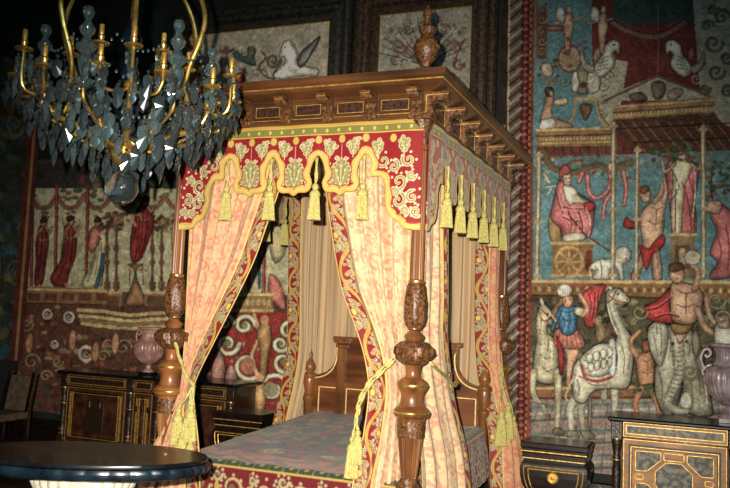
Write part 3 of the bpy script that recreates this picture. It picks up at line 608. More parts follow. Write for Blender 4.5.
c.fig([(86, 318), (130, 318), (112, 332), (112, 360), (126, 395), (136, 440), (80, 440), (92, 395), (104, 360), (104, 332)], (150, 108, 70), 12); c.line([(92, 320), (90, 380)], 3, (90, 60, 44)); c.line([(128, 320), (134, 380)], 3, (90, 60, 44))
for a, b in ((0, 66), (136, 222)): c.poly([(a, 402), (b, 402), (b, 456), (a, 456)], (150, 112, 66)); c.line([(a, 405), (b, 405)], 7, (206, 170, 104)); c.poly([(a+8, 415), (b-8, 415), (b-8, 448), (a+8, 448)], (110, 76, 50))
# ledges
c.f(0, 0, 1)
c.poly([(10, 286), (106, 289), (106, 306), (10, 304)], (146, 108, 66)); c.line([(14, 289), (106, 291)], 2.6, (210, 170, 104)); c.line([(14, 303), (106, 305)], 2, (84, 54, 40))
for k in range(5): c.poly([(28+k*17, 293), (40+k*17, 293.5), (40+k*17, 301), (28+k*17, 300.6)], (120, 60, 44))
c.poly([(12, 305), (520, 310), (520, 560), (12, 560)], (104, 60, 46))
c.foliage(12, 420, 306, 430, 700, [(70, 44, 36), (130, 52, 44), (150, 120, 78), (70, 84, 78), (176, 150, 100), (60, 50, 40), (180, 90, 66)], 1.6, 4.6)
for k, col in ((0, (206, 176, 110)), (3.4, (110, 80, 54)), (6, (212, 184, 120)), (10, (150, 116, 70)), (13.5, (206, 176, 110)), (17, (100, 72, 50))):
    c.line([(78+k*.3, 310+k), (100, 311+k*1.1), (130, 315+k), (160, 313+k), (230, 311+k)], 3.4, col)
c.f(0, 290, 3.486)
for cx, cy, r in ((165, 85, 18), (240, 95, 20), (300, 222, 28), (30, 200, 16), (190, 190, 14)): c.ell(cx, cy, r, r*1.05, (200, 190, 160), ring=.62); c.scroll(cx, cy, r*.5, (190, 180, 150), 4, 1)
for cx, cy, r, d in ((90, 120, 26, 1), (110, 250, 30, -1), (60, 300, 26, 1), (200, 250, 20, 1), (380, 190, 30, 1), (430, 200, 30, -1), (360, 230, 22, -1), (160, 300, 22, -1)): c.scroll(cx, cy, r, (160, 130, 84), 8, 1.3, d)
for x, y in ((100, 180), (250, 170), (400, 180), (330, 210)): c.fig([(x, y-30), (x+14, y-25), (x+16, y+10), (x+8, y+40), (x-8, y+36), (x-12, y)], (190, 130, 90), 9)
# the stretch seen through the bed
c.f(180, 230, 1.889)
c.poly([(60, -40), (230, -40), (230, 120), (60, 120)], PALE); c.foliage(60, 230, -40, 60, 60, [(90, 96, 66), (60, 70, 60), (170, 80, 60)], 3, 7)
for x in (100, 132, 160): c.line([(x, -40), (x-2, 118)], 7, (120, 44, 38)); c.line([(x-1, -40), (x-3, 118)], 2.5, (190, 96, 72))
c.fig([(170, 85), (184, 92), (196, 120), (198, 150), (180, 140), (168, 115)], (216, 120, 104), 8); c.fig([(172, -10), (196, -6), (198, 40), (180, 62), (170, 30)], (190, 170, 120), 9); c.line([(150, 30), (150, 110)], 6, (60, 90, 110))
c.poly([(80, 118), (176, 118), (176, 156), (80, 156)], (150, 116, 66)); c.line([(80, 122), (176, 122)], 5, (220, 186, 116)); c.line([(80, 152), (176, 152)], 4, (210, 170, 104)); 
for k in range(9): c.ell(88+k*10, 137, 4, 6, (206, 170, 106)); 
c.poly([(60, 156), (240, 156), (240, 420), (60, 420)], (156, 48, 42))
c.foliage(60, 235, 158, 330, 60, [(120, 34, 34), (190, 150, 96), (190, 100, 70)], 3, 6)
for cx, cy, r, d in ((128, 256, 30, 1), (176, 300, 30, -1), (122, 180, 20, -1), (196, 250, 22, 1), (205, 190, 18, -1), (90, 215, 22, 1), (118, 320, 24, 1), (205, 340, 20, 1), (190, 215, 16, 1), (85, 175, 16, -1), (215, 290, 18, 1)):
    c.scroll(cx, cy, r, (120, 100, 66), 11, 1.35, d); c.scroll(cx, cy, r, (222, 210, 164), 8, 1.35, d); c.ell(cx, cy, r*.3, r*.3, (120, 130, 80))
c.line([(140, 160), (150, 200), (135, 240), (150, 290), (140, 340)], 6, (206, 176, 110))
for x, y in ((160, 180), (150, 290)): c.fig([(x-8, y), (x+8, y-4), (x+12, y+30), (x+6, y+60), (x+2, y+100), (x-10, y+98), (x-8, y+50), (x-14, y+20)], (190, 140, 84), 10); c.ell(x, y-10, 8, 9, (196, 140, 96))
for x, y in ((72, 235), (95, 262)): c.fig([(x-6, y), (x+6, y-4), (x+14, y+30), (x+4, y+55), (x-12, y+50)], (186, 130, 112), 9)
c.poly([(60, 290), (118, 285), (118, 310), (60, 312)], (120, 124, 110)); c.ell(128, 256, 14, 16, (180, 110, 80)); c.ell(172, 302, 14, 14, (150, 140, 100))
c.weave(8, 16)
tp = c.mesh('tapestry', WY-.02, gain=1.12, loc=(-5.98, WY-.02, .3))
tag(tp, 'cream tapestry of robed figures between red columns, behind the bed and left cabinet', 'tapestry')
# left wall: dark verdure tapestry
c = Cv(-3.2, 2.62, .9, 4.4, .02, (52, 60, 52))
c.foliage(-3.2, 2.62, .9, 4.4, 1500, [(40, 56, 60), (66, 80, 70), (84, 76, 52), (44, 44, 40), (70, 40, 36), (100, 96, 70), (50, 80, 92)], .03, .12)
for k in range(46): c.scroll(rnd.uniform(-3, 2.5), rnd.uniform(1, 4.2), rnd.uniform(.1, .22), rnd.choice([(104, 100, 72), (60, 90, 100), (110, 60, 48)]), .035, 1.3, rnd.choice((-1, 1)))
for a in (-3.2, 2.44): c.poly([(a, .9), (a+.18, .9), (a+.18, 4.4), (a, 4.4)], (90, 44, 38)); c.line([(a+.09, .9), (a+.09, 4.4)], .05, (150, 120, 80))
for k in range(8): c.fig([(x, y) for x, y in ((-2.6+k*.66, 1.4), (-2.45+k*.66, 1.5), (-2.4+k*.66, 1.9), (-2.5+k*.66, 2.3), (-2.62+k*.66, 1.9))], [(90, 50, 44), (110, 100, 74), (56, 84, 96)][k % 3], .08)
c.weave(6, 20)
P = np.stack([np.full_like(c.gx, -5.78), c.gx, c.gz], -1)
tp = c.mesh('tapestry', 0, P=P, loc=(-6.08, 0, .9)); tag(tp, 'shadowy blue-green leafy tapestry on the left side wall', 'tapestry')
# ------------------------------------------------------------------ cloth patterns
def sample(cv, x, z):
    """periodic bilinear lookup in a painted tile"""
    h, w_ = cv.C.shape[:2]; u = (x-cv.X[0])/cv.st; v = (z-cv.Z[0])/cv.st
    u0 = np.floor(u).astype(int); v0 = np.floor(v).astype(int); fu = (u-u0)[..., None]; fv = (v-v0)[..., None]
    g = lambda a, b: cv.C[a % h, b % w_]
    return g(v0, u0)*(1-fv)*(1-fu)+g(v0+1, u0)*fv*(1-fu)+g(v0, u0+1)*(1-fv)*fu+g(v0+1, u0+1)*fv*fu
EW, EH = .155, .50
emb = Cv(0, EW-.001, 0, EH-.001, .002, (142, 30, 32))
for dz in (-EH, 0, EH):
    for cx, cz, r, d, a in ((.052, .10, .032, 1, 0), (.05, .17, .026, -1, 2), (.085, .05, .022, 1, 1), (.105, .36, .032, -1, 3), (.10, .43, .026, 1, 5), (.06, .30, .022, -1, 4), (.12, .28, .018, 1, 2), (.03, .25, .018, 1, 1), (.03, .04, .016, -1, 0), (.125, .48, .016, -1, 3)):
        emb.scroll(cx, cz+dz, r*1.12, (206, 192, 148), .020, 1.3, d, a); emb.scroll(cx, cz+dz, r*1.12, (118, 112, 72), .011, 1.3, d, a); emb.scroll(cx, cz+dz, r*1.12, (196, 180, 130), .003, 1.3, d, a)
        for k in range(5): emb.ell(cx+(r+.010)*math.cos(a+k*1.1), cz+dz+(r+.010)*math.sin(a+k*1.1), .009, .009, (206, 192, 148)); emb.ell(cx+(r+.010)*math.cos(a+k*1.1), cz+dz+(r+.010)*math.sin(a+k*1.1), .005, .005, (128, 120, 78))
    pts = [(.078+.052*math.sin(2*PI*t/16), EH*t/16+dz) for t in range(-1, 18)]
    emb.line(pts, .026, (120, 76, 30)); emb.line(pts, .021, (206, 170, 88)); emb.line(pts, .004, (160, 122, 54))
    for cx, cz in ((.036, .125), (.12, .375)): emb.ell(cx, cz+dz, .021, .023, (126, 80, 34)); emb.ell(cx, cz+dz, .018, .020, (232, 192, 92))
for a, w_, col in ((.004, .010, (226, 196, 110)), (.0125, .004, (110, 30, 26)), (EW-.005, .010, (226, 196, 110)), (EW-.0135, .004, (110, 30, 26))): emb.line([(a, -.1), (a, EH+.1)], w_, col)
DS = [(rnd.uniform(0, .48), rnd.uniform(0, .6), rnd.uniform(.012, .028), rnd.choice((-1, 1))) for _ in range(34)]
dam = Cv(0, .479, 0, .599, .004, (226, 198, 152))
for dx in (-.48, 0, .48):
    for dz in (-.6, 0, .6):
        for mx in (1, -1):
            X_ = lambda x: .24+dx+mx*x
            for cx, cz, r, d in ((.07, .08, .055, 1), (.16, .16, .05, -1), (.07, .27, .06, -1), (.19, .33, .045, 1), (.10, .44, .06, 1), (.20, .52, .045, -1), (.03, .53, .03, 1), (.22, .05, .035, 1)):
                dam.scroll(X_(cx), cz+dz, r, (210, 156, 126), .026, 1.1, d*mx, cx*20)
                for k in range(6): dam.ell(X_(cx)+(r+.01)*math.cos(k*1.05), cz+dz+(r+.01)*math.sin(k*1.05), .013, .013, (216, 170, 138))
            dam.line([(X_(0), dz), (X_(.10), .12+dz), (X_(.02), .22+dz), (X_(.13), .36+dz), (X_(.02), .48+dz), (X_(0), .6+dz)], .014, (208, 154, 124))
        dam.ell(.24+dx, .35+dz, .03, .045, (216, 170, 138)); dam.ell(.0+dx, .06+dz, .03, .05, (216, 170, 138))
for dx in (-.48, 0, .48):
    for dz in (-.6, 0, .6):
        for cx, cz, r, d in DS: dam.scroll(cx+dx, cz+dz, r, (218, 176, 146), .012, 1.2, d, cx*30); dam.ell(cx+dx, cz+dz, r*.4, r*.4, (232, 208, 166))
dam.C += rng.normal(0, 3, dam.C.shape[:2]+(1,))
# ------------------------------------------------------------------ the canopy bed
W, L = 1.8, 2.42
bed = thing('canopy_bed', 'carved walnut four-poster bed with cornice and embroidered valance', 'bed', (-W/2, L/2, 0))
XL, XR, YF, YB = -W, 0.0, 0.0, L
def fluted(n, d, z0=-9, z1=9):
    def f(t, z): return 1-d*(.5+.5*math.cos(n*t)) if z0 < z < z1 else 1
    return f
def leafy(n, d, k=40, m=3):
    return lambda t, z: 1+d*(math.sin(n*t)*math.cos(k*z)+.5*math.sin((n+m)*t+k*.6*z))
def make_post(x, y):
    p = MB().add(*lathe([(.043, 1.835), (.0415, 2.3), (.039, 2.70)], (x, y, 0), 80, fluted(12, .16))).build('bed_post', 'walnut', bed, True)
    MB().add(*lathe([(.105, .0), (.085, .02), (.062, .05), (.062, .08), (.05, .10), (.075, .16), (.092, .24), (.085, .33), (.05, .42), (.045, .45)], (x, y, 0), 32)).build('post_foot', 'walnut', p, True)
    MB().add(*lathe([(.05, .62), (.062, .72), (.072, .80), (.079, .865)], (x, y, 0), 96, fluted(14, .20))).build('fluted_vase', 'walnut', p, True)
    MB().add(*lathe([(.04, 2.69), (.043, 2.715), (.047, 2.76), (.056, 2.81), (.075, 2.855)], (x, y, 0), 48, leafy(8, .10, 60))).add(*box(x-.078, x+.078, y-.078, y+.078, 2.858, 2.895, .006)).build('capital', 'carved_walnut', p, True)
    MB().add(*lathe([(.043, 1.822), (.056, 1.80), (.064, 1.74), (.071, 1.70), (.071, 1.60), (.06, 1.56), (.042, 1.535)], (x, y, 0), 48, leafy(6, .09, 38, 2))).build('acanthus_bulb', 'carved_walnut', p, True)
    MB().add(*lathe([(.05, 1.46), (.085, 1.45), (.118, 1.42), (.12, 1.38), (.105, 1.35), (.078, 1.325), (.055, 1.31)], (x, y, 0), 60, leafy(7, .10, 45, 5))).build('carved_basket', 'carved_walnut', p, True)
    MB().add(*lathe([(.079, .865), (.082, .88), (.084, .93), (.086, .968)], (x, y, 0), 60, leafy(10, .05, 70))).build('carved_collar', 'carved_walnut', p, True)
    MB().add(*lathe([(.045, .44), (.07, .47), (.078, .52), (.072, .57), (.05, .62)], (x, y, 0), 48, leafy(7, .12, 50))).build('carved_knob', 'carved_walnut', p, True)
    MB().add(*lathe([(.044, 1.815), (.051, 1.822), (.051, 1.836), (.043, 1.842)], (x, y, 0))).build('turned_ring', 'walnut', p, True)
    MB().add(*lathe([(.036, 1.525), (.044, 1.53), (.044, 1.54), (.036, 1.545)], (x, y, 0))).build('turned_ring', 'walnut', p, True)
    MB().add(*lathe([(.036, 1.52), (.04, 1.51), (.058, 1.498), (.064, 1.486), (.058, 1.472), (.05, 1.455)], (x, y, 0))).build('turned_ring', 'walnut', p, True)
    MB().add(*lathe([(.056, 1.31), (.048, 1.29), (.044, 1.25), (.05, 1.235), (.07, 1.225), (.092, 1.205), (.098, 1.185), (.092, 1.165), (.076, 1.145), (.07, 1.12), (.072, 1.085), (.08, 1.06), (.098, 1.048), (.112, 1.03), (.114, 1.01), (.106, .995), (.09, .985), (.086, .968)], (x, y, 0))).build('turned_ring', 'walnut', p, True)
    MB().add(*lathe([(.038, 2.685), (.045, 2.69), (.045, 2.70), (.038, 2.706)], (x, y, 0))).build('turned_ring', 'walnut', p, True)
    for q in ([(.0985, 1.178), (.1, 1.183), (.1, 1.189), (.0985, 1.193)], [(.113, 1.014), (.1165, 1.018), (.1165, 1.024), (.113, 1.028)], [(.0505, 1.823), (.053, 1.826), (.053, 1.833), (.0505, 1.836)], [(.0385, 2.66), (.042, 2.664), (.042, 2.668), (.0385, 2.672)]):
        MB().add(*lathe(q, (x, y, 0))).build('gilt_band', 'brass', p, True)
for x, y in ((XR, YF), (XL, YF), (XR, YB), (XL, YB)): make_post(x, y)
# cornice
crown = MB().add(*frame_sweep(XL, XR, YF, YB, [(-.06, 3.02), (.045, 3.02), (.06, 3.035), (.10, 3.045), (.165, 3.06), (.185, 3.072), (.185, 3.09), (.20, 3.10), (.208, 3.112), (.208, 3.139), (-.06, 3.139)])).build('cornice', 'walnut_rail', bed)
MB().add(*frame_sweep(XL, XR, YF, YB, [(.184, 3.074), (.192, 3.076), (.192, 3.082), (.184, 3.084)])).build('gilt_fillet', 'gilt', crown)
fz = MB().add(*frame_sweep(XL, XR, YF, YB, [(-.05, 2.862), (.058, 2.862), (.058, 2.878), (.046, 2.884), (.046, 2.896), (.03, 2.904), (.03, 3.02), (-.05, 3.02)])).build('frieze', 'walnut_rail', bed)
MB().add(*frame_sweep(XL, XR, YF, YB, [(.03, 2.904), (.037, 2.904), (.037, 2.909), (.03, 2.909)])).build('gilt_fillet', 'gilt', fz)
MB().add(*box(XL+.02, XR-.02, YF+.02, YB-.02, 3.0, 3.02)).build('tester_board', 'walnut', bed)
BR = [(.03, 2.872), (.05, 2.862), (.074, 2.872), (.086, 2.90), (.08, 2.925), (.066, 2.95), (.07, 2.975), (.10, 2.985), (.14, 2.98), (.168, 2.99), (.176, 3.022), (.03, 3.022)]
def bracket(cx, cy, ax, s):
    """console scroll standing off the frieze; s = outward sign"""
    w_ = .034; mb = MB()
    if ax == 'y': P = [(cy+s*o, z) for o, z in BR]; mb.add(*prism(P, 'x', cx-w_, cx+w_)); mb.add(*box(cx-w_-.006, cx+w_+.006, min(cy+s*.03, cy+s*.182), max(cy+s*.03, cy+s*.182), 3.022, 3.034))
    else: P = [(cx+s*o, z) for o, z in BR]; mb.add(*prism(P, 'y', cy-w_, cy+w_)); mb.add(*box(min(cx+s*.03, cx+s*.182), max(cx+s*.03, cx+s*.182), cy-w_-.006, cy+w_+.006, 3.022, 3.034))
    for k in (-1, 1):     # volutes on both cheeks and a leaf on the front
        for o, z, r in ((.145, 2.999, .019), (.058, 2.892, .024)):
            if ax == 'y': v, f = lathe([(r, -.004), (r*.8, .004)], (0, 0, 0), 14); v = np.array(v); v = np.stack([cx+k*(w_+v[:, 2]), cy+s*o+v[:, 0], z+v[:, 1]], 1)
            else: v, f = lathe([(r, -.004), (r*.8, .004)], (0, 0, 0), 14); v = np.array(v); v = np.stack([cx+s*o+v[:, 0], cy+k*(w_+v[:, 2]), z+v[:, 1]], 1)
            mb.add(v, f)
    b = mb.build('bracket', 'carved_walnut', bed)
    g = MB(); off = .0015
    for t, z0, z1, o in ((-w_-.002, 2.965, 3.02, .07),):
        if ax == 'y': g.add(*box(cx-w_, cx+w_, min(cy+s*.1, cy+s*.1785), max(cy+s*.1, cy+s*.1785), 3.015, 3.0205))
        else: g.add(*box(cx+s*.034-.004, cx+s*.034+.004, cy+t-.004, cy+t+.003, 2.90, 3.015)); g.add(*box(min(cx+s*.03, cx+s*.1785), max(cx+s*.03, cx+s*.1785), cy-w_-.005, cy-w_+.002, 3.0145, 3.0205))
    g.build('gilt_line', 'gilt', b)
    # bottom drop
bx_front = [-.02, -.335, -.645, -.955, -1.265, -1.575, -1.78]
for x in bx_front: bracket(x, YF, 'y', -1)
by_side = [.0, .40, .80, 1.20, 1.60, 2.0, 2.40]
for y in by_side: bracket(XR, y, 'x', 1)
for y in (.0, .6, 1.2, 1.8, 2.4): bracket(XL, y, 'x', -1)
for a, b in zip(bx_front[:-1], bx_front[1:]):
    x1, x0 = a-.055, b+.055
    if x1-x0 < .08: continue
    p = MB().add(*box(x0, x1, YF-.036, YF-.03, 2.922, 3.008)).build('frieze_panel', 'burr_walnut', bed)
    MB().add(*rect_frame_y(x0+.006, x1-.006, 2.928, 3.002, YF-.040, YF-.036, .0045)).build('gilt_fillet', 'gilt', p)
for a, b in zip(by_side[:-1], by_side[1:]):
    MB().add(*box(XR+.03, XR+.036, a+.04, b-.04, 2.905, 3.018)).build('frieze_panel', 'ebony', bed)  # shade behind the side brackets put in as near-black panels
def finial(x, y, k=1.0):
    pr_ = [(.075, 0), (.075, .02), (.045, .035), (.03, .06), (.035, .08), (.06, .10), (.083, .14), (.088, .17), (.078, .20), (.05, .215), (.042, .24), (.058, .26), (.058, .275), (.03, .29), (.022, .32), (.034, .345), (.03, .37), (.012, .39), (.002, .41)]
    p = MB().add(*lathe([(r*k*.92, z*k*1.2) for r, z in pr_], (x, y, 3.139), 36, leafy(8, .07, 60))).build('finial', 'carved_walnut', bed, True)
    MB().add(*lathe([(.082*k, .196*k), (.087*k, .20*k), (.087*k, .208*k), (.082*k, .212*k)], (x, y, 3.139))).build('gilt_band', 'brass', p, True)
finial(.01, 0, 1.0); finial(XL, 0, 1.0); finial(XR-.02, L, .62); finial(XL, L, .62)
# ------------------------------------------------------------------ valance
LOBE = [(0, 2.378), (.04, 2.40), (.095, 2.402), (.125, 2.425), (.135, 2.47), (.118, 2.52), (.125, 2.57), (.142, 2.615), (.17, 2.648)]
END = [(.17, 2.648), (.20, 2.62), (.21, 2.58), (.205, 2.53), (.22, 2.50), (.27, 2.498), (.30, 2.47), (.315, 2.41), (.315, 2.34), (.335, 2.27), (.37, 2.225), (.41, 2.205), (.45, 2.16), (.62, 2.15)]
def outline(half, nl):
    """bottom edge from -half to half: nl lobes .34 wide between long end pieces"""
    cs = [(i-(nl-1)/2)*.34 for i in range(nl)]; P = []
    right = [(cs[-1]+x, z) for x, z in END if cs[-1]+x < half-.002]+[(half, 2.15)]
    P = [(-x, z) for x, z in right[::-1]]
    for c0 in cs: P += [(c0-x, z) for x, z in LOBE[::-1]][1 if c0 != cs[0] else 1:]+[(c0+x, z) for x, z in LOBE[1:]]
    P = P[:-1]+right; return P, cs
def paint_valance(half, nl, st=.003):
    bot, cs = outline(half, nl); bot = [tuple(p) for p in spline(bot, 3)]
    cv = Cv(-half, half, 2.13, 2.862, st, (150, 27, 30)); G = (150, 142, 88); CR = (216, 204, 160); GD = (212, 180, 98); GDD = (150, 100, 40)
    def plume(x, z, s, r=.05):
        for k, (dx, dz, rr) in enumerate(((0, 0, .020), (.018, .022, .018), (-.016, .024, .017), (.004, .046, .018), (.028, .05, .013), (-.022, .055, .013), (.012, .074, .013))):
            cv.ell(x+s*dx, z+dz, rr+.0045, rr+.0045, CR)
        for k, (dx, dz, rr) in enumerate(((0, 0, .020), (.018, .022, .018), (-.016, .024, .017), (.004, .046, .018), (.028, .05, .013), (-.022, .055, .013), (.012, .074, .013))):
            cv.ell(x+s*dx, z+dz, rr, rr, G if k % 2 else (172, 160, 100)); cv.ell(x+s*dx, z+dz, rr*.35, rr*.35, CR)
        cv.line([(x, z-.04), (x+s*.01, z+.03), (x+s*.03, z+.07)], .006, CR)
    def medal(x, z):
        q = [(0, -.105), (.03, -.085), (.05, -.06), (.065, -.03), (.068, .0), (.06, .03), (.045, .055), (.022, .075), (0, .088)]
        q += [(-a, b) for a, b in q[1:-1][::-1]]
        for a, b in q: cv.ell(x+a*1.0, z+b*1.0, .0175, .0175, CR)
        for a, b in q: cv.ell(x+a*.98, z+b*.98, .0125, .0125, G)
        cv.poly([(x+a*.86, z+b*.86) for a, b in q], (164, 152, 100), sm=True)
        for k in range(5): cv.line([(x, z-.08), (x+(k-2)*.012, z-.02), (x+(k-2)*.024, z+.045)], .005, CR if k % 2 == 0 else (110, 100, 60))
        for a, b in ((0, .05), (.03, .02), (-.03, .02), (.02, -.03), (-.02, -.03), (0, -.07), (0, 0)): cv.ell(x+a, z+b, .009, .009, CR if b else GD); cv.line([(x, z+.06), (x, z+.19)], .007, (226, 140, 130))
    for c0 in cs:
        medal(c0, 2.525); plume(c0-.085, 2.67, -1); plume(c0+.085, 2.67, 1)
        cv.ell(c0, 2.755, .026, .030, GDD); cv.ell(c0, 2.755, .022, .026, GD)
    for c0 in [cs[0]-.17]+[a+.17 for a in cs]: cv.ell(c0, 2.755, .026, .030, GDD); cv.ell(c0, 2.755, .022, .026, GD)
    for c0 in cs:      # small fill scrolls between the large motifs
        for dx, dz, r, d in ((.05, 2.71, .022, 1), (-.05, 2.71, .022, -1), (.105, 2.595, .024, 1), (-.105, 2.595, .024, -1), (.035, 2.625, .016, -1), (-.035, 2.625, .016, 1), (.12, 2.745, .018, 1), (-.12, 2.745, .018, -1), (.095, 2.47, .018, 1), (-.095, 2.47, .018, -1)):
            cv.scroll(c0+dx, dz, r, CR, .011, 1.2, d)
    for s in (-1, 1):
        e = cs[-1]+.17
        cv.ell(s*(e+.19), 2.745, .026, .03, GDD); cv.ell(s*(e+.19), 2.745, .022, .026, GD); plume(s*(e+.08), 2.66, s); plume(s*(e+.27), 2.67, -s)
        for dx, dz, r, d in ((.125, 2.60, .05, 1), (.20, 2.56, .04, -1), (.24, 2.46, .05, 1), (.215, 2.39, .03, -1), (.24, 2.34, .05, -1), (.30, 2.60, .045, 1), (.32, 2.50, .03, -1), (.33, 2.36, .04, 1), (.28, 2.27, .03, 1), (.36, 2.27, .035, -1), (.42, 2.45, .05, 1), (.46, 2.6, .05, -1), (.45, 2.3, .05, 1)):
            if e+dx > half+.05: continue
            cv.scroll(s*(e+dx), dz, r, CR, .026, 1.1, d*s, dz*30); cv.scroll(s*(e+dx), dz, r, G, .012, 1.1, d*s, dz*30)
            for k in range(5): cv.ell(s*(e+dx)+(r+.006)*math.cos(k*1.3), dz+(r+.006)*math.sin(k*1.3), .009, .009, CR)
    # gold galloon along the scalloped edge
    B = np.array(bot); sl = (slice(0, cv.U.shape[0]), slice(0, cv.U.shape[1])); d, t = cv.dist(B, sl)
    wv = .043+.007*np.sin(t*len(B)*1.1)
    cv.blend(sl, d < wv+.008, (200, 40, 36)); cv.blend(sl, d < wv+.004, (124, 76, 30)); cv.blend(sl, d < wv, GD); cv.blend(sl, (d > wv*.45) & (d < wv*.55), (236, 210, 130)); cv.blend(sl, d < .005, (196, 150, 60))
    for z0, z1, col in ((2.785, 2.87, (236, 190, 90)), (2.793, 2.84, (132, 128, 66)), (2.843, 2.87, (200, 160, 74))): cv.poly([(-half, z0), (half, z0), (half, z1), (-half, z1)], col)
    n = int(2*half/.085)
    for k in range(n+1): cv.ell(-half+.02+k*.085, 2.816, .010, .012, (224, 190, 104))
    cv.C += rng.normal(0, 5, cv.C.shape[:2]+(1,))
    fx = (cv.gx[:-1, :-1]+st/2); fz_ = (cv.gz[:-1, :-1]+st/2); bz = np.interp(fx, B[:, 0], B[:, 1]) if False else None
    poly = np.array(bot+[(half+.01, 2.9), (-half-.01, 2.9)]); poly[0, 0] -= .01
    m = np.zeros(fx.shape, bool); N = len(poly)
    for i in range(N):
        a = poly[i]; b = poly[(i+1) % N]
        if a[1] != b[1]: m ^= ((a[1] > fz_) != (b[1] > fz_)) & (fx < (b[0]-a[0])*(fz_-a[1])/(b[1]-a[1])+a[0])
    return cv, m, cs
def ripple(s, z): return .006*np.sin(s*18)+.004*np.sin(s*47+1)*(2.86-z)
cvF, mF, csF = paint_valance(.9, 3)
def tassel_mesh(x, y, z, k=1.0):
    """tassel hanging with its top at z"""
    mb = MB(); mb.add(*lathe([(.006*k, 0), (.014*k, -.008*k), (.018*k, -.02*k), (.012*k, -.034*k), (.024*k, -.045*k), (.029*k, -.06*k), (.026*k, -.072*k)], (x, y, z), 16))
    mb.add(*lathe([(.024*k, -.07*k), (.028*k, -.10*k), (.034*k, -.17*k), (.037*k, -.185*k), (.034*k, -.19*k)], (x, y, z), 48, fluted(16, .18))); return mb
def valance(kind):
    if kind == 'front':
        x = cvF.gx-.872; y = -.052-ripple(cvF.gx, cvF.gz); P = np.stack([x, y, cvF.gz], -1); cv, m, cs = cvF, mF, csF
    if kind == 'side':
        cv, m, cs = paint_valance(L/2, 5); y = cv.gx+L/2; st_ = (np.sin(cv.gx*2*PI/.028) > .1) & (cv.gz < 2.77); cv.C[st_] = cv.C[st_]*.45+np.array((222, 176, 120))*.55; P = np.stack([.05+ripple(cv.gx, cv.gz), y, cv.gz], -1)
    if kind == 'left':
        cv, m, cs = paint_valance(L/2, 5, .006); y = cv.gx+L/2; P = np.stack([-W-.05-ripple(cv.gx, cv.gz), y, cv.gz], -1)
    v = grid('valance', P, cv.C, 'silk', bed, m, thick=.006)
    for a in [cs[0]-.17]+[q+.17 for q in cs]:
        q = {'front': (a-.872, -.075), 'side': (.075, a+L/2), 'left': (-W-.075, a+L/2)}[kind]
        k = 1.3
        t = tassel_mesh(q[0], q[1], 2.46, k)
        t.add(*tube(spline([(q[0], q[1]+.0, 2.45), (q[0]+.004, q[1], 2.52), (q[0], q[1], 2.63)], 4), .010, 8, .6))
        t.build('tassel', 'gold_thread', v, True)
valance('front'); valance('side'); valance('left')
MB().add(*box(XL+.05, XR-.05, YF+.05, YB-.05, 2.90, 2.905)).build('tester_lining', 'ticking', bed)
# headboard
HY0, HY1 = 2.13, 2.19
def hb_profile():
    R_ = [(0, 1.50), (.18, 1.49), (.30, 1.44), (.36, 1.40), (.42, 1.40), (.62, 1.40), (.62, 1.36), (.585, 1.345), (.58, 1.30), (.58, 1.23), (.592, 1.17), (.62, 1.115), (.67, 1.07), (.74, 1.04), (.83, 1.03), (.83, .35), (0, .35)]
    r = R_[:-1]; l = [(-x, z) for x, z in r[::-1] if x > 0]; return [(x-.9, z) for x, z in (l+r)]
P = hb_profile()
def tri_prism_y(P, a, b):
    from mathutils.geometry import tessellate_polygon
    t = tessellate_polygon([[Vector((x, z, 0)) for x, z in P]]); n = len(P)
    V = [(x, a, z) for x, z in P]+[(x, b, z) for x, z in P]
    F = [tuple(q) for q in t]+[tuple(i+n for i in q[::-1]) for q in t]+[(i, (i+1) % n, n+(i+1) % n, n+i) for i in range(n)]; return V, F
hb = MB().add(*tri_prism_y(P, HY0, HY1)).build('headboard', 'headboard_wood', bed)
for s in (-1, 1):
    q = [(-.9+s*x, HY0-.012, z-.012) for x, z in ((.566, 1.32), (.566, 1.23), (.58, 1.165), (.61, 1.105), (.665, 1.055), (.74, 1.025), (.82, 1.015))]
    MB().add(*tube(spline(q, 6), .007, 8)).build('ivory_moulding', 'pale_gilt', hb, True)
for x0, x1 in ((-1.64, -1.44), (-1.36, -.44), (-.36, -.13)):
    p = MB().add(*box(x0, x1, HY0-.008, HY0, .55, .93)).build('panel', 'headboard_wood', hb)
    MB().add(*rect_frame_y(x0, x1, .5, .93, HY0-.014, HY0-.006, .009)).build('ivory_fillet', 'pale_gilt', p)
for s in (-1, 1):
    x = -.9+s*.52; mb = MB().add(*box(x-.038, x+.038, HY0-.035, HY0, .5, 1.30, .006)).add(*box(x-.05, x+.05, HY0-.05, HY1, 1.30, 1.325, .004)).add(*box(x-.06, x+.06, HY0-.065, HY1+.01, 1.34, 1.365, .004)).add(*box(x-.068, x+.068, HY0-.075, HY1+.02, 1.365, 1.385, .004))
    mb.build('pilaster', 'walnut', hb)
    x = -.9+s*.84
    MB().add(*lathe([(.045, .35), (.045, .78), (.06, .80), (.06, .83), (.038, .85), (.05, .90), (.062, .96), (.056, 1.0), (.066, 1.015), (.066, 1.035), (.035, 1.06), (.05, 1.08), (.055, 1.11), (.035, 1.15), (.018, 1.19), (.022, 1.22), (.004, 1.27)], (x, HY0-.01, 0), 28)).build('turned_stile', 'walnut', hb, True)
for x in (XL+.04, XR-.04): MB().add(*box(x-.025, x+.025, .09, L-.09, .30, .46, .01)).build('side_rail', 'walnut', bed)
MB().add(*box(XL+.09, XR-.09, .07, .11, .30, .46, .01)).build('foot_rail', 'walnut', bed)
MB().add(*box(XL+.09, XR-.09, .06, HY0-.02, .30, .55, .05)).build('mattress', 'ticking', bed)
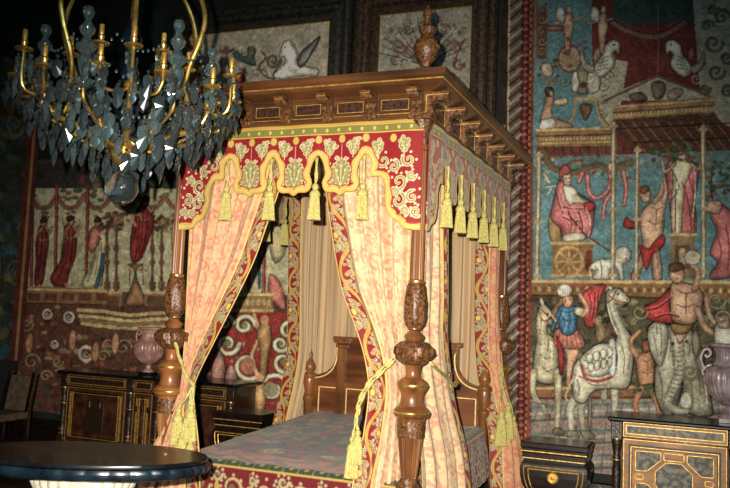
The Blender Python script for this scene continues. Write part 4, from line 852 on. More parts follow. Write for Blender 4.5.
# bedspread
def bedspread():
    x0, x1, y0, y1, zt, r = -1.66, -.09, .05, HY0-.005, .575, .045; D = .42; st = .0065
    s = np.arange(-D, (x1-x0)+D+st, st); t = np.arange(-D, (y1-y0), st); gs, gt = np.meshgrid(s, t); w_ = x1-x0
    def fold(a):     # distance past the edge -> horizontal outset, drop
        aa = np.clip(a, 0, None); th = np.clip(aa/r, 0, PI/2); ho = r*np.sin(th)-0; dz = r*(1-np.cos(th))+np.clip(aa-r*PI/2, 0, None); return np.where(a > 0, ho, 0), np.where(a > 0, dz, 0)
    aL = -gs+r*0; aR = gs-w_; aF = -gt
    hL, dL = fold(aL); hR, dR = fold(aR); hF, dF = fold(aF)
    x = x0+np.clip(gs, 0, w_)-hL+hR; y = y0+np.clip(gt, 0, None)-hF
    dz = np.maximum(np.maximum(dL, dR), dF)
    top = (dz < .03)
    z = zt-dz+np.where(gt > 0, .115*np.clip(gt/(y1-y0), 0, 1), 0)+.010*np.sin(gs*5+1)*np.sin(gt*3.2)*(dz == 0)+.004*np.sin(gs*21+gt*9)*(dz == 0)
    wav = .012*np.sin(gs*17)+.008*np.sin(gs*41+2); y = y-np.where(aF > .1, (aF-.1)*.25*wav/.012*.1+wav*(aF-.1)*1.2, 0)
    wv = .012*np.sin(gt*15)+.008*np.sin(gt*37+2); x = x+np.where(aR > .1, wv*(aR-.1)*1.5, 0)-np.where(aL > .1, wv*(aL-.1)*1.5, 0)
    x += np.where(aR > .06, (aR-.06)*.16, 0)
    C_ = np.zeros(gs.shape+(3,)); cv = Cv(0, w_, 0, y1-y0, .012, (92, 96, 104))
    for _ in range(420): cv.ell(rnd.uniform(0, w_), rnd.uniform(0, y1-y0), rnd.uniform(.02, .09), rnd.uniform(.02, .09), rnd.choice([(146, 66, 62), (54, 72, 96), (140, 130, 96), (78, 84, 106), (160, 92, 80), (56, 70, 66), (64, 80, 100)]), .75)
    for _ in range(90): cv.scroll(rnd.uniform(0, w_), rnd.uniform(0, y1-y0), rnd.uniform(.04, .09), rnd.choice([(164, 70, 64), (170, 160, 120), (40, 54, 80)]), .026, 1.2, rnd.choice((-1, 1)))
    for _ in range(300): cv.ell(rnd.uniform(0, w_), rnd.uniform(.03, .26), .05, .03, rnd.choice([(190, 108, 92), (176, 130, 104), (110, 104, 98)]), .7)
    cv.C = np.clip(cv.C.mean((0, 1))*(1.06, .98, .94)+(cv.C-cv.C.mean((0, 1)))*1.7, 20, 235)
    C_[:] = sample(cv, np.clip(gs, .01, w_-.02), np.clip(gt, .01, y1-y0-.02))
    a = np.maximum(np.maximum(aL, aR), aF); al = np.where(aF >= np.maximum(aL, aR), gs, gt)
    C_[a > -.035] = (176, 150, 84); m = (a > -.02) & (a < .045); C_[m] = (66, 84, 62)
    dd = np.hypot(((al+10) % .11-.055), a-.012) < .016; C_[dd & m] = (196, 170, 96); sq = (np.abs((al+10.055) % .11-.055) < .004) & m; C_[sq] = (150, 134, 80)
    C_[(a > .045) & (a < .06)] = (206, 176, 96)
    dr = Cv(0, .5, 0, .42, .004, (122, 28, 34))
    for cx, cz, r_, d in ((.12, .13, .075, 1), (.37, .13, .075, -1), (.12, .33, .07, -1), (.37, .33, .07, 1), (.25, .23, .05, 1), (.0, .23, .05, -1), (.5, .23, .05, -1), (.25, .05, .04, 1), (.25, .4, .03, -1), (.02, .06, .03, 1)):
        dr.scroll(cx, cz, r_, (196, 182, 136), .022, 1.2, d); dr.ell(cx, cz, r_*.35, r_*.35, (120, 112, 84))
        for k in range(8): dr.ell(cx+(r_+.012)*math.cos(k*.8), cz+(r_+.012)*math.sin(k*.8), .012, .012, (196, 182, 136))
    for cx, cz in ((.25, .13), (.0, .13), (.5, .13), (.25, .33)): dr.ell(cx, cz, .022, .026, (206, 170, 84))
    m = a >= .06; q = sample(dr, al+5, a-.06); C_[m] = q[m]
    C_ += rng.normal(0, 6, C_.shape[:2]+(1,))
    fa = [v[:-1, :-1] > 0.0 for v in (aL, aR, aF)]; mask = ~((fa[0] | fa[1]) & fa[2] & (np.minimum(np.maximum(aL, aR), aF)[:-1, :-1] > .012))
    o = grid('bedspread', np.stack([x, y, z], -1), C_, 'silk', None, mask, loc=(-.9, 1.05, .62), thick=.012, gain=.8)
    tag(o, 'muted blue and red embroidered bedspread with green and gold edge band', 'bedspread')
bedspread()
# ------------------------------------------------------------------ curtains
def curtain(name, label, left, right, band, nf=9, amp=.035, nrm=(0, -1), ground='dam', gain=1.0, st=.0045, group=None, seed=0, push=None, width=None, tint=None, zb=0.03, phase=0, flat=.17, bow=0, hook=None):
    """left/right: lists of (x, y, z) from top to bottom giving the two side edges; folds run along nrm"""
    l = spline(left, 10); r = spline(right, 10)
    zt = l[0][2]; h = zt-l[-1][2]; m = int(h/st); w_ = width or .9; n = int(w_/st)
    zz = np.linspace(zt, l[-1][2], m); A = np.stack([np.interp(-zz, -l[:, 2], l[:, k]) for k in (0, 1)], 1); B = np.stack([np.interp(-zz, -r[:, 2], r[:, k]) for k in (0, 1)], 1)
    u = np.linspace(0, 1, n)[None]; U_ = np.repeat(u, m, 0); Z_ = np.repeat(zz[:, None], n, 1)
    wd = np.linalg.norm(B-A, axis=1)[:, None]; ub = EW/w_; bw = np.clip(EW*.92/wd, 0, .6)
    if hook is not None: bw = np.full_like(bw, .02)
    if band == 'r': T_ = np.where(U_ < 1-ub, U_/(1-ub)*(1-bw), 1-(1-U_)/ub*bw)
    elif band == 'l': T_ = np.where(U_ > ub, 1-(1-U_)/(1-ub)*(1-bw), U_/ub*bw)
    else: T_ = U_
    base = A[:, None]*(1-T_[..., None])+B[:, None]*T_[..., None]
    if hook is not None:
        q_ = np.clip((U_-(1-ub*1.05))/ub, 0, 1) if band == 'r' else np.clip((ub*1.05-U_)/ub, 0, 1); base = base+q_[..., None]*np.array(hook)
    fl_ = np.ones_like(U_)
    if band in ('r', 'b'): fl_ *= np.clip((1-U_)/flat*.9+.1, 0, 1)
    if band in ('l', 'b'): fl_ *= np.clip(U_/flat*.9+.1, 0, 1)
    if band == '': fl_ *= np.clip(np.minimum(U_, 1-U_)*12, 0, 1)
    rr = np.random.default_rng(seed); ph = rr.uniform(0, 6, 4)
    fo = np.sin(2*PI*nf*U_+ph[0]+.9*np.sin(Z_*1.3+ph[1])+phase)+.45*np.sin(2*PI*nf*1.7*U_+ph[2]+.7*np.sin(Z_*2+ph[3]))
    k = amp*np.clip(.35+.65*wd/wd.max(), .3, 1)*fl_*fo
    if bow: k = k+bow*np.sin(PI*U_)
    X_ = base[..., 0]+nrm[0]*k; Y_ = base[..., 1]+nrm[1]*k
    if ground == 'dam':
        C_ = sample(dam, U_*w_+seed*.13, Z_+seed*.07).copy()
        if tint is not None: C_ = C_*np.array(tint)
    else:
        C_ = np.zeros(U_.shape+(3,)); C_[:] = ground; C_ *= (1+.05*np.sin(U_*60))[..., None]
    for side in ('l', 'r'):
        if band == side or band == 'b':
            d = (U_ if side == 'l' else 1-U_)*w_; mk = d < EW; q = sample(emb, d, Z_); C_[mk] = q[mk]
    for side in ('l', 'r'):
        if band != side and band != 'b' and band != '':
            d = (U_ if side == 'l' else 1-U_)*w_; C_[d < .012] = (214, 176, 90)
    C_ += rng.normal(0, 4, C_.shape[:2]+(1,))
    o = grid(name, np.stack([X_, Y_, Z_], -1), C_, 'silk' if ground == 'dam' else 'lining', None, None, loc=tuple((l[-1]+r[-1])/2), thick=.004, gain=gain)
    return tag(o, label, 'curtain', group)
Y1 = -.0
# front left: sweeps from the middle of the foot back to the left post
curtain('bed_curtain', 'pink damask curtain swept back and tied to the left front post', 
        [(-1.74, .02, 2.80), (-1.74, .02, 2.3), (-1.73, .02, 1.8), (-1.72, .02, 1.4), (-1.70, .0, 1.12), (-1.72, -.02, .96), (-1.84, -.04, .7), (-2.02, -.05, .35), (-2.12, -.05, .04)],
        [(-.94, .02, 2.80), (-1.0, .02, 2.5), (-1.08, .0, 2.22), (-1.16, -.02, 1.95), (-1.28, -.04, 1.67), (-1.42, -.07, 1.36), (-1.53, -.09, 1.10), (-1.52, -.10, .96), (-1.47, -.10, .72), (-1.44, -.10, .5), (-1.42, -.08, .04)],
        'r', nf=6, amp=.022, width=.92, seed=1, tint=(.98, .90, .88))
# front right: gathered round the near post, long embroidered edge on the left
curtain('bed_curtain', 'bright pink and cream damask curtain behind the near front post', 
        [(-.70, .03, 2.80), (-.67, .03, 2.42), (-.62, .03, 2.15), (-.53, .02, 1.80), (-.45, .0, 1.63), (-.375, -.02, 1.48), (-.31, -.04, 1.32), (-.27, -.06, 1.13), (-.29, -.07, .85), (-.34, -.09, .53), (-.36, -.10, .04)],
        [(-.08, .12, 2.80), (-.08, .12, 2.0), (-.08, .12, 1.4), (-.07, .12, 1.1), (-.06, .14, .85), (-.04, .14, .6), (-.03, .14, .04)],
        'l', nf=5, amp=.028, width=.80, seed=2, bow=.04)
curtain('bed_curtain', 'cream damask side curtain just right of the near post', 
        [(-.07, .10, 2.80), (-.07, .10, 2.0), (-.07, .10, 1.3), (-.02, .15, .9), (.02, .17, .6), (.04, .17, .04)],
        [(-.03, .80, 2.80), (-.03, .76, 2.4), (-.04, .86, 1.74), (-.04, .88, 1.45), (-.01, 1.02, 1.0), (.07, 1.06, .68), (.11, 1.08, .4), (.13, 1.10, .04)],
        'r', nf=5, amp=.022, nrm=(1, 0), width=.85, seed=3)
curtain('bed_curtain', 'pink curtain with red embroidered edge tied at the far right post', 
        [(-.0, 1.95, 2.80), (-.0, 2.0, 2.3), (-.0, 2.03, 1.8), (.01, 2.06, 1.4), (.04, 2.12, 1.05), (.14, 2.08, .7), (.18, 2.04, .3), (.19, 2.04, .04)],
        [(-.02, 2.36, 2.80), (-.02, 2.36, 1.8), (.02, 2.37, 1.3), (.06, 2.38, 1.05), (.16, 2.42, .7), (.26, 2.46, .3), (.30, 2.46, .04)],
        'l', nf=4, amp=.022, nrm=(1, 0), width=.62, seed=4, hook=(-.15, .0), tint=(.98, .84, .80))
curtain('bed_curtain', 'beige lined curtain with embroidered edge at the far left post', 
        [(-1.76, 2.36, 2.80), (-1.76, 2.36, 1.6), (-1.78, 2.36, 1.1), (-1.86, 2.36, .6), (-1.9, 2.36, .04)],
        [(-1.75, 1.84, 2.80), (-1.75, 1.85, 2.3), (-1.75, 1.89, 1.8), (-1.75, 1.93, 1.3), (-1.77, 1.90, .95), (-1.80, 1.84, .65), (-1.82, 1.8, .4), (-1.84, 1.78, .04)],
        'r', nf=7, amp=.02, nrm=(1, 0), ground=(206, 176, 138), width=.95, seed=5, flat=.2, hook=(-.13, -.03))
curtain('bed_curtain', 'plain beige pleated curtain hanging behind the headboard', 
        [(-1.74, 2.28, 2.80), (-1.74, 2.28, 1.6), (-1.74, 2.28, .5)], [(-.08, 2.28, 2.80), (-.08, 2.28, 1.6), (-.08, 2.28, .5)],
        '', nf=15, amp=.03, ground=(216, 186, 146), width=2.2, seed=6)
# tie-backs: twisted cords ending in tassels
def tieback(label, path, tas, grp=None):
    t = thing('curtain_tieback', label, 'tieback', path[0])
    P = spline(path, 8); MB().add(*tube(P, .009, 8, .5)).build('cord', 'gold_thread', t, True)
    MB().add(*tube(P+np.array([.015, -.006, -.012]), .008, 8, .5)).build('cord', 'gold_thread', t, True)
    for (x, y, z, k, z0) in tas:
        MB().add(*tube(spline([(path[-1][0], path[-1][1], path[-1][2]), ((path[-1][0]+x)/2, y, (path[-1][2]*.4+z*.6)), (x, y, z)], 5), .008, 8, .5)).build('cord', 'gold_thread', t, True)
        tassel_mesh(x, y, z, k).build('tassel', 'gold_thread', t, True)
tieback('gold rope tieback with tassels on the left front curtain', [(-1.70, -.11, 1.36), (-1.64, -.13, 1.25), (-1.56, -.15, 1.14), (-1.50, -.15, 1.09)], [(-1.60, -.165, .93, 1.3, 0), (-1.50, -.165, .96, 1.3, 0), (-1.55, -.175, .78, 1.3, 0), (-1.49, -.165, .74, 1.2, 0)])
tieback('gold rope tieback slung from near post across pink curtain', [(-.10, -.10, 1.35), (-.16, -.13, 1.28), (-.24, -.14, 1.19), (-.30, -.13, 1.08), (-.315, -.12, 1.0)], [(-.33, -.13, .86, 1.35, 0), (-.295, -.14, .90, 1.1, 0)])
tieback('gold rope tieback on the side curtain right of near post', [(.10, .04, 1.33), (.09, .25, 1.27), (.07, .5, 1.22), (.05, .72, 1.15), (.03, .88, 1.16)], [])
tieback('large gold tassels tying the far right curtain', [(.04, 2.25, 1.24), (.07, 2.18, 1.15), (.08, 2.12, 1.08), (.10, 2.1, 1.04)], [(.13, 1.96, .86, 1.5, 0), (.15, 2.12, .90, 1.5, 0), (.16, 2.28, .80, 1.5, 0)])
# ------------------------------------------------------------------ cabinets flanking the bed
def cabinet(x0, label, veneer, inner, marq):
    x1 = x0+2.2; yf, yb, zt = 2.22, WY-.06, .87
    t = thing('cabinet', label, 'cabinet', ((x0+x1)/2, (yf+yb)/2, 0), 'ebony and gilt cabinets either side of the bed')
    MB().add(*box(x0+.06, x1-.06, yf+.05, yb, .09, zt-.035)).build('carcass', 'ebony', t)
    MB().add(*box(x0-.02, x1+.02, yf-.06, yb, zt-.035, zt, .012)).build('marble_top', 'black_marble', t)
    MB().add(*box(x0, x1, yf-.02, yb, 0, .09, .015)).build('plinth', 'ebony_carved', t)
    for cx in (x0+.05, x0+.93, x1-.93, x1-.05):
        cl = MB().add(*box(cx-.045, cx+.045, yf-.015, yf+.06, .69, zt-.036, .006)).add(*lathe([(.036, .18), (.04, .2), (.026, .24), (.032, .32), (.036, .42), (.03, .5), (.04, .52), (.026, .55), (.036, .62), (.042, .66), (.042, .69)], (cx, yf+.02, 0), 20)).add(*box(cx-.045, cx+.045, yf-.02, yf+.06, .09, .18, .006)).build('column', 'ebony_carved', t, True)
        for z in (.685, .515, .19, .235): MB().add(*lathe([(.040, z), (.044, z+.003), (.044, z+.009), (.040, z+.012)], (cx, yf+.02, 0), 18)).build('gilt_ring', 'brass', cl, True)
    def drawer(a, b):
        z0, z1 = .715, .83; d = MB().add(*box(a, b, yf, yf+.05, z0, z1, .004)).build('drawer', veneer, t)
        MB().add(*box(a+.03, b-.03, yf-.003, yf, z0+.03, z1-.03)).build('marquetry', marq, d)
        g = MB().add(*rect_frame_y(a+.022, b-.022, z0+.022, z1-.022, yf-.006, yf+.001, .0055)).add(*rect_frame_y(a, b, z0, z1, yf-.003, yf+.001, .004))
        g.build('gilt_fillet', 'gilt', d)
    def door(a, b):
        z0, z1 = .11, .70; w_ = b-a; d = MB().add(*box(a, b, yf, yf+.05, z0, z1, .004)).build('door', veneer, t)
        MB().add(*box(a+.045, b-.045, yf-.002, yf, z0+.045, z1-.045)).build('inset', inner, d)
        g = MB().add(*rect_frame_y(a+.06, b-.06, z0+.06, z1-.06, yf-.007, yf, .006)).add(*rect_frame_y(a+.004, b-.004, z0+.004, z1-.004, yf-.004, yf+.001, .005))
        s = MB(); s.add(*box(a+.075, b-.075, yf-.004, yf-.001, z0+.075, z1-.075)); s.build('panel', veneer, d)
        u0, u1, v0, v1 = a+.10, b-.10, z0+.09, z1-.09; cw = (u1-u0); cxm_ = (u0+u1)/2; k = min(.23, cw*.33); m = MB(); tt = .022
        if marq == 'ebony_carved':
            for xx in (a+.05, a+.085, b-.085, b-.05): g.add(*box(xx-.005, xx+.005, yf-.009, yf-.001, z0+.07, z1-.05))
            for xx in (cxm_ - .07, cxm_ + .07): g.add(*box(xx-.005, xx+.005, yf-.009, yf-.001, z1-.20, z1-.14))
            MB().add(*box(cxm_-cw*.2, cxm_+cw*.2, yf-.006, yf-.002, z0+.12, z1-.12, .002)).build('marquetry', marq, d); g.build('gilt_fillet', 'gilt', d); return
        for sx in (0, 1):
            for sz in (0, 1):
                X_ = (lambda q: u0+q) if sx == 0 else (lambda q: u1-q); Z_ = (lambda q: v0+q) if sz == 0 else (lambda q: v1-q)
                pts = [(X_(0), Z_(0)), (X_(k), Z_(0)), (X_(k), Z_(.06)), (X_(k*.45), Z_(.155)), (X_(0), Z_(.155))]
                v, f = prism(pts, 'y', yf-.006, yf-.004); m.add(v, f); g.add(*poly_fillet(pts, yf-.005, .0055))
        cxm = (u0+u1)/2
        for zc in (v0+.028, v1-.028):
            pts = [(cxm-cw*.13, zc-.028), (cxm+cw*.13, zc-.028), (cxm+cw*.13, zc+.028), (cxm-cw*.13, zc+.028)]; g.add(*poly_fillet(pts, yf-.005, .0055))
        for xc in (u0+.03, u1-.03):
            pts = [(xc-.03, (v0+v1)/2-.02), (xc+.03, (v0+v1)/2-.02), (xc+.03, (v0+v1)/2+.02), (xc-.03, (v0+v1)/2+.02)]; g.add(*poly_fillet(pts, yf-.005, .005))
        oct_ = [(cxm+.52*cw*.5*math.cos(q), (v0+v1)/2+.13*math.sin(q)*1.1) for q in np.linspace(0, 2*PI, 9)[:-1]+PI/8]
        v, f = prism(oct_, 'y', yf-.006, yf-.004); m.add(v, f); g.add(*poly_fillet(oct_, yf-.005, .005))
        m.build('marquetry', marq, d); g.build('gilt_fillet', 'gilt', d)
    for a, b in ((x0+.10, x0+.88), (x0+.98, x1-.98), (x1-.88, x1-.10)):
        drawer(a, b); door(a, b)
    return t
cabinet(-4.80, 'dark brown and gilt cabinet with black marble top left of the bed', 'dark_veneer', 'ebony', 'ebony_carved')
cabinet(.98, 'orange-brown veneered cabinet with gilt lines and black top right of the bed', 'orange_veneer', 'ebony', 'tortoise')
# casket-shaped night chests
def casket(x0, x1, label):
    yf, yb = 1.72, 2.12; cx = (x0+x1)/2; hw = (x1-x0)/2; 
    t = thing('casket_chest', label, 'chest', (cx, (yf+yb)/2, 0), 'small bulging gilt-lined chests beside the bed')
    prof = [(.62, 0), (.62, .05), (.56, .06), (.52, .12), (.55, .17), (.66, .195), (.70, .205), (.70, .22), (.80, .25), (.93, .31), (.99, .37), (1.0, .42), (.97, .455), (.90, .475), (.90, .49), (.94, .50), (.94, .53), (.97, .54), (.97, .565), (1.0, .575), (1.0, .60), (.96, .61)]
    prof = [(a, b*1.09) for a, b in prof]
    def ring(s, z, g=0): a = hw*s+g; b = (yb-yf)/2*(s*.6+.4)+g; cy = (yf+yb)/2; return [(cx-a, cy-b, z), (cx+a, cy-b, z), (cx+a, cy+b, z), (cx-a, cy+b, z)]
    V = []; 
    for s, z in prof: V += ring(s, z)
    F = [(i*4+j, i*4+(j+1) % 4, i*4+4+(j+1) % 4, i*4+4+j) for i in range(len(prof)-1) for j in range(4)]+[(3, 2, 1, 0), tuple(range(len(V)-4, len(V)))]
    MB().add(V, F).build('body', 'ebony', t)
    def fy(z): s = np.interp(z, [p[1] for p in prof], [p[0] for p in prof]); return (yf+yb)/2-(yb-yf)/2*(s*.6+.4), hw*s
    g = MB()
    for z in (.594, .54, .245, .185, .065):
        y, a = fy(z); g.add(*box(cx-a-.003, cx+a+.003, y-.005, y+.002, z-.003, z+.004))
    for ins in (.03, .065):
        pts = []
        for z in (.496-ins*.6, .458, .39, .33, .272+ins*.5): y, a = fy(z); pts.append((cx-a+ins, y-.004, z))
        full = pts+[(2*cx-p[0], p[1], p[2]) for p in pts[::-1]]; full.append(full[0]); g.add(*tube(full, .0045, 6))
    y, a = fy(.405)
    v, f = lathe([(.038, 0), (.044, .006), (.038, .012), (.03, .008)], (0, 0, 0), 20); v = np.array(v); g.add(np.stack([cx+v[:, 0], y-v[:, 2]-.002, .405+v[:, 1]], 1), f)
    v, f = lathe([(.02, 0), (.016, .014), (.004, .02)], (0, 0, 0), 16); v = np.array(v); g.add(np.stack([cx+v[:, 0], y-v[:, 2]-.002, .405+v[:, 1]], 1), f)
    g.build('gilt_moulding', 'gilt', t)
casket(-2.52, -2.0, 'small bulging dark chest with gilt lines seen left through the bed')
casket(.34, .86, 'small bulging dark chest with gilt lines between bed and right cabinet')
# ------------------------------------------------------------------ vases
def vase(x, y, z, k, mat, label):
    t = thing('urn_vase', label, 'vase', (x, y, z), 'gadrooned marble urns on the cabinets')
    MB().add(*box(x-.075*k, x+.075*k, y-.075*k, y+.075*k, z, z+.03*k, .004)).build('foot', 'black_marble' if mat == 'pink_marble' else mat, t)
    MB().add(*lathe([(.07*k, z+.03*k), (.06*k, z+.045*k), (.035*k, z+.07*k), (.032*k, z+.10*k), (.05*k, z+.115*k)], (x, y, 0), 40)).add(*lathe([(.05*k, z+.115*k), (.09*k, z+.14*k), (.14*k, z+.19*k), (.162*k, z+.25*k), (.165*k, z+.30*k), (.158*k, z+.33*k)], (x, y, 0), 160, fluted(28, .05))).add(*lathe([(.162*k, z+.33*k), (.166*k, z+.34*k), (.15*k, z+.36*k), (.11*k, z+.375*k)], (x, y, 0), 40)).add(*lathe([(.112*k, z+.372*k), (.092*k, z+.41*k), (.09*k, z+.45*k), (.11*k, z+.49*k)], (x, y, 0), 160, fluted(28, .04))).add(*lathe([(.112*k, z+.488*k), (.13*k, z+.50*k), (.132*k, z+.515*k), (.118*k, z+.52*k), (.10*k, z+.50*k)], (x, y, 0), 40)).build('body', mat, t, True)
    for s in (-1, 1):
        P = [(x+s*a*k, y, z+b*k) for a, b in ((.155, .34), (.175, .37), (.185, .42), (.165, .47), (.135, .475), (.125, .445), (.145, .425), (.16, .44))]
        MB().add(*tube(spline(P, 6), .011*k, 10)).add(*tube(spline([(x+s*.12*k, y, z+.375*k), (x+s*.15*k, y, z+.36*k), (x+s*.175*k, y, z+.33*k), (x+s*.165*k, y, z+.30*k)], 5), .011*k, 10)).build('handle', mat, t, True)
vase(-3.84, 2.46, .87, .98, 'pink_marble', 'pink marble urn with scroll handles on the dark left cabinet')
vase(1.89, 2.46, .87, 1.22, 'mauve_marble', 'mauve-grey marble urn with scroll handles on the right cabinet')
# ------------------------------------------------------------------ oval table in the foreground
def oval_table():
    ax = np.array([R0[0], R0[1]]); bx = np.array([-ax[1], ax[0]]); cc = np.array([-1.30, -1.27])-.085*np.array([R0[0], R0[1]]); A_, B_ = .655, .36
    t = thing('oval_table', 'black marble-topped oval table with scalloped blue-black rim at lower left', 'table', (cc[0], cc[1], 0))
    def ell_lathe(prof, n=200, mod=None, ka=1, kb=1):
        th = np.linspace(0, 2*PI, n, endpoint=False); V = []; F = []
        for r, z in prof:
            k = 1 if mod is None else np.array([mod(q, z) for q in th])
            dx = (A_*r*ka)*np.cos(th)*k; dy = (B_*r*kb)*np.sin(th)*k; p = cc+dx[:, None]*ax+dy[:, None]*bx
            V.append(np.stack([p[:, 0], p[:, 1], np.full(n, z)], 1))
        V = np.concatenate(V); V[:, 2] *= 1.035
        for i in range(len(prof)-1):
            for j in range(n): F.append((i*n+j, i*n+(j+1) % n, (i+1)*n+(j+1) % n, (i+1)*n+j))
        F.append(tuple(range(n-1, -1, -1))); F.append(tuple(range((len(prof)-1)*n, len(prof)*n))); return V, F
    MB().add(*ell_lathe([(.955, .757), (.985, .762), (.99, .775), (.98, .782)])).build('tabletop', 'black_marble', t, True)
    MB().add(*ell_lathe([(.93, .70), (.97, .705), (1.0, .72), (1.005, .74), (.985, .757)], 480, lambda q, z: 1+.012*abs(math.sin(18*q)))).build('scalloped_rim', 'blue_rim', t, True)
    MB().add(*ell_lathe([(.36, .56), (.50, .60), (.55, .65), (.56, .70)], 320, lambda q, z: 1+.05*abs(math.sin(14*q)), .74, 1.25)).add(*ell_lathe([(.45, .05), (.3, .10), (.16, .2), (.13, .35), (.18, .46), (.36, .56)], 64, None, .6, .9)).build('carved_pedestal', 'cream_paint', t, True)
    MB().add(*ell_lathe([(.62, 0), (.62, .03), (.5, .05)], 64, None, .8, 1)).build('base', 'ebony', t, True)
oval_table()
# ------------------------------------------------------------------ chair by the left wall
t = thing('chair', 'brown leather-backed chair by the dark left wall behind the table', 'chair', (-4.75, 1.35, 0))
def sl(V, F, k=.0): return V, F
def slab(x0, x1, ya, yb, za, zb, th):
    V = [(x0, ya, za), (x1, ya, za), (x1, ya+th, za), (x0, ya+th, za), (x0+.0, yb, zb), (x1, yb, zb), (x1, yb+th, zb), (x0, yb+th, zb)]
    return V, [(3, 2, 1, 0), (4, 5, 6, 7), (0, 1, 5, 4), (1, 2, 6, 5), (2, 3, 7, 6), (3, 0, 4, 7)]
MB().add(*slab(-4.90, -4.66, 1.55, 1.62, .50, .84, .05)).build('backrest', 'brown_leather', t)
MB().add(*box(-4.96, -4.6, 1.15, 1.6, .42, .49, .015)).build('seat', 'brown_leather', t)
for x, y, zt in ((-4.94, 1.17, .42), (-4.62, 1.17, .42)): MB().add(*box(x-.02, x+.02, y-.02, y+.02, 0, zt)).build('leg', 'ebony', t)
for x in (-4.94, -4.62): MB().add(*box(x-.02, x+.02, 1.57, 1.61, 0, .5)).add(*slab(x-.02, x+.02, 1.56, 1.63, .49, .88, .04)).build('leg', 'ebony', t)
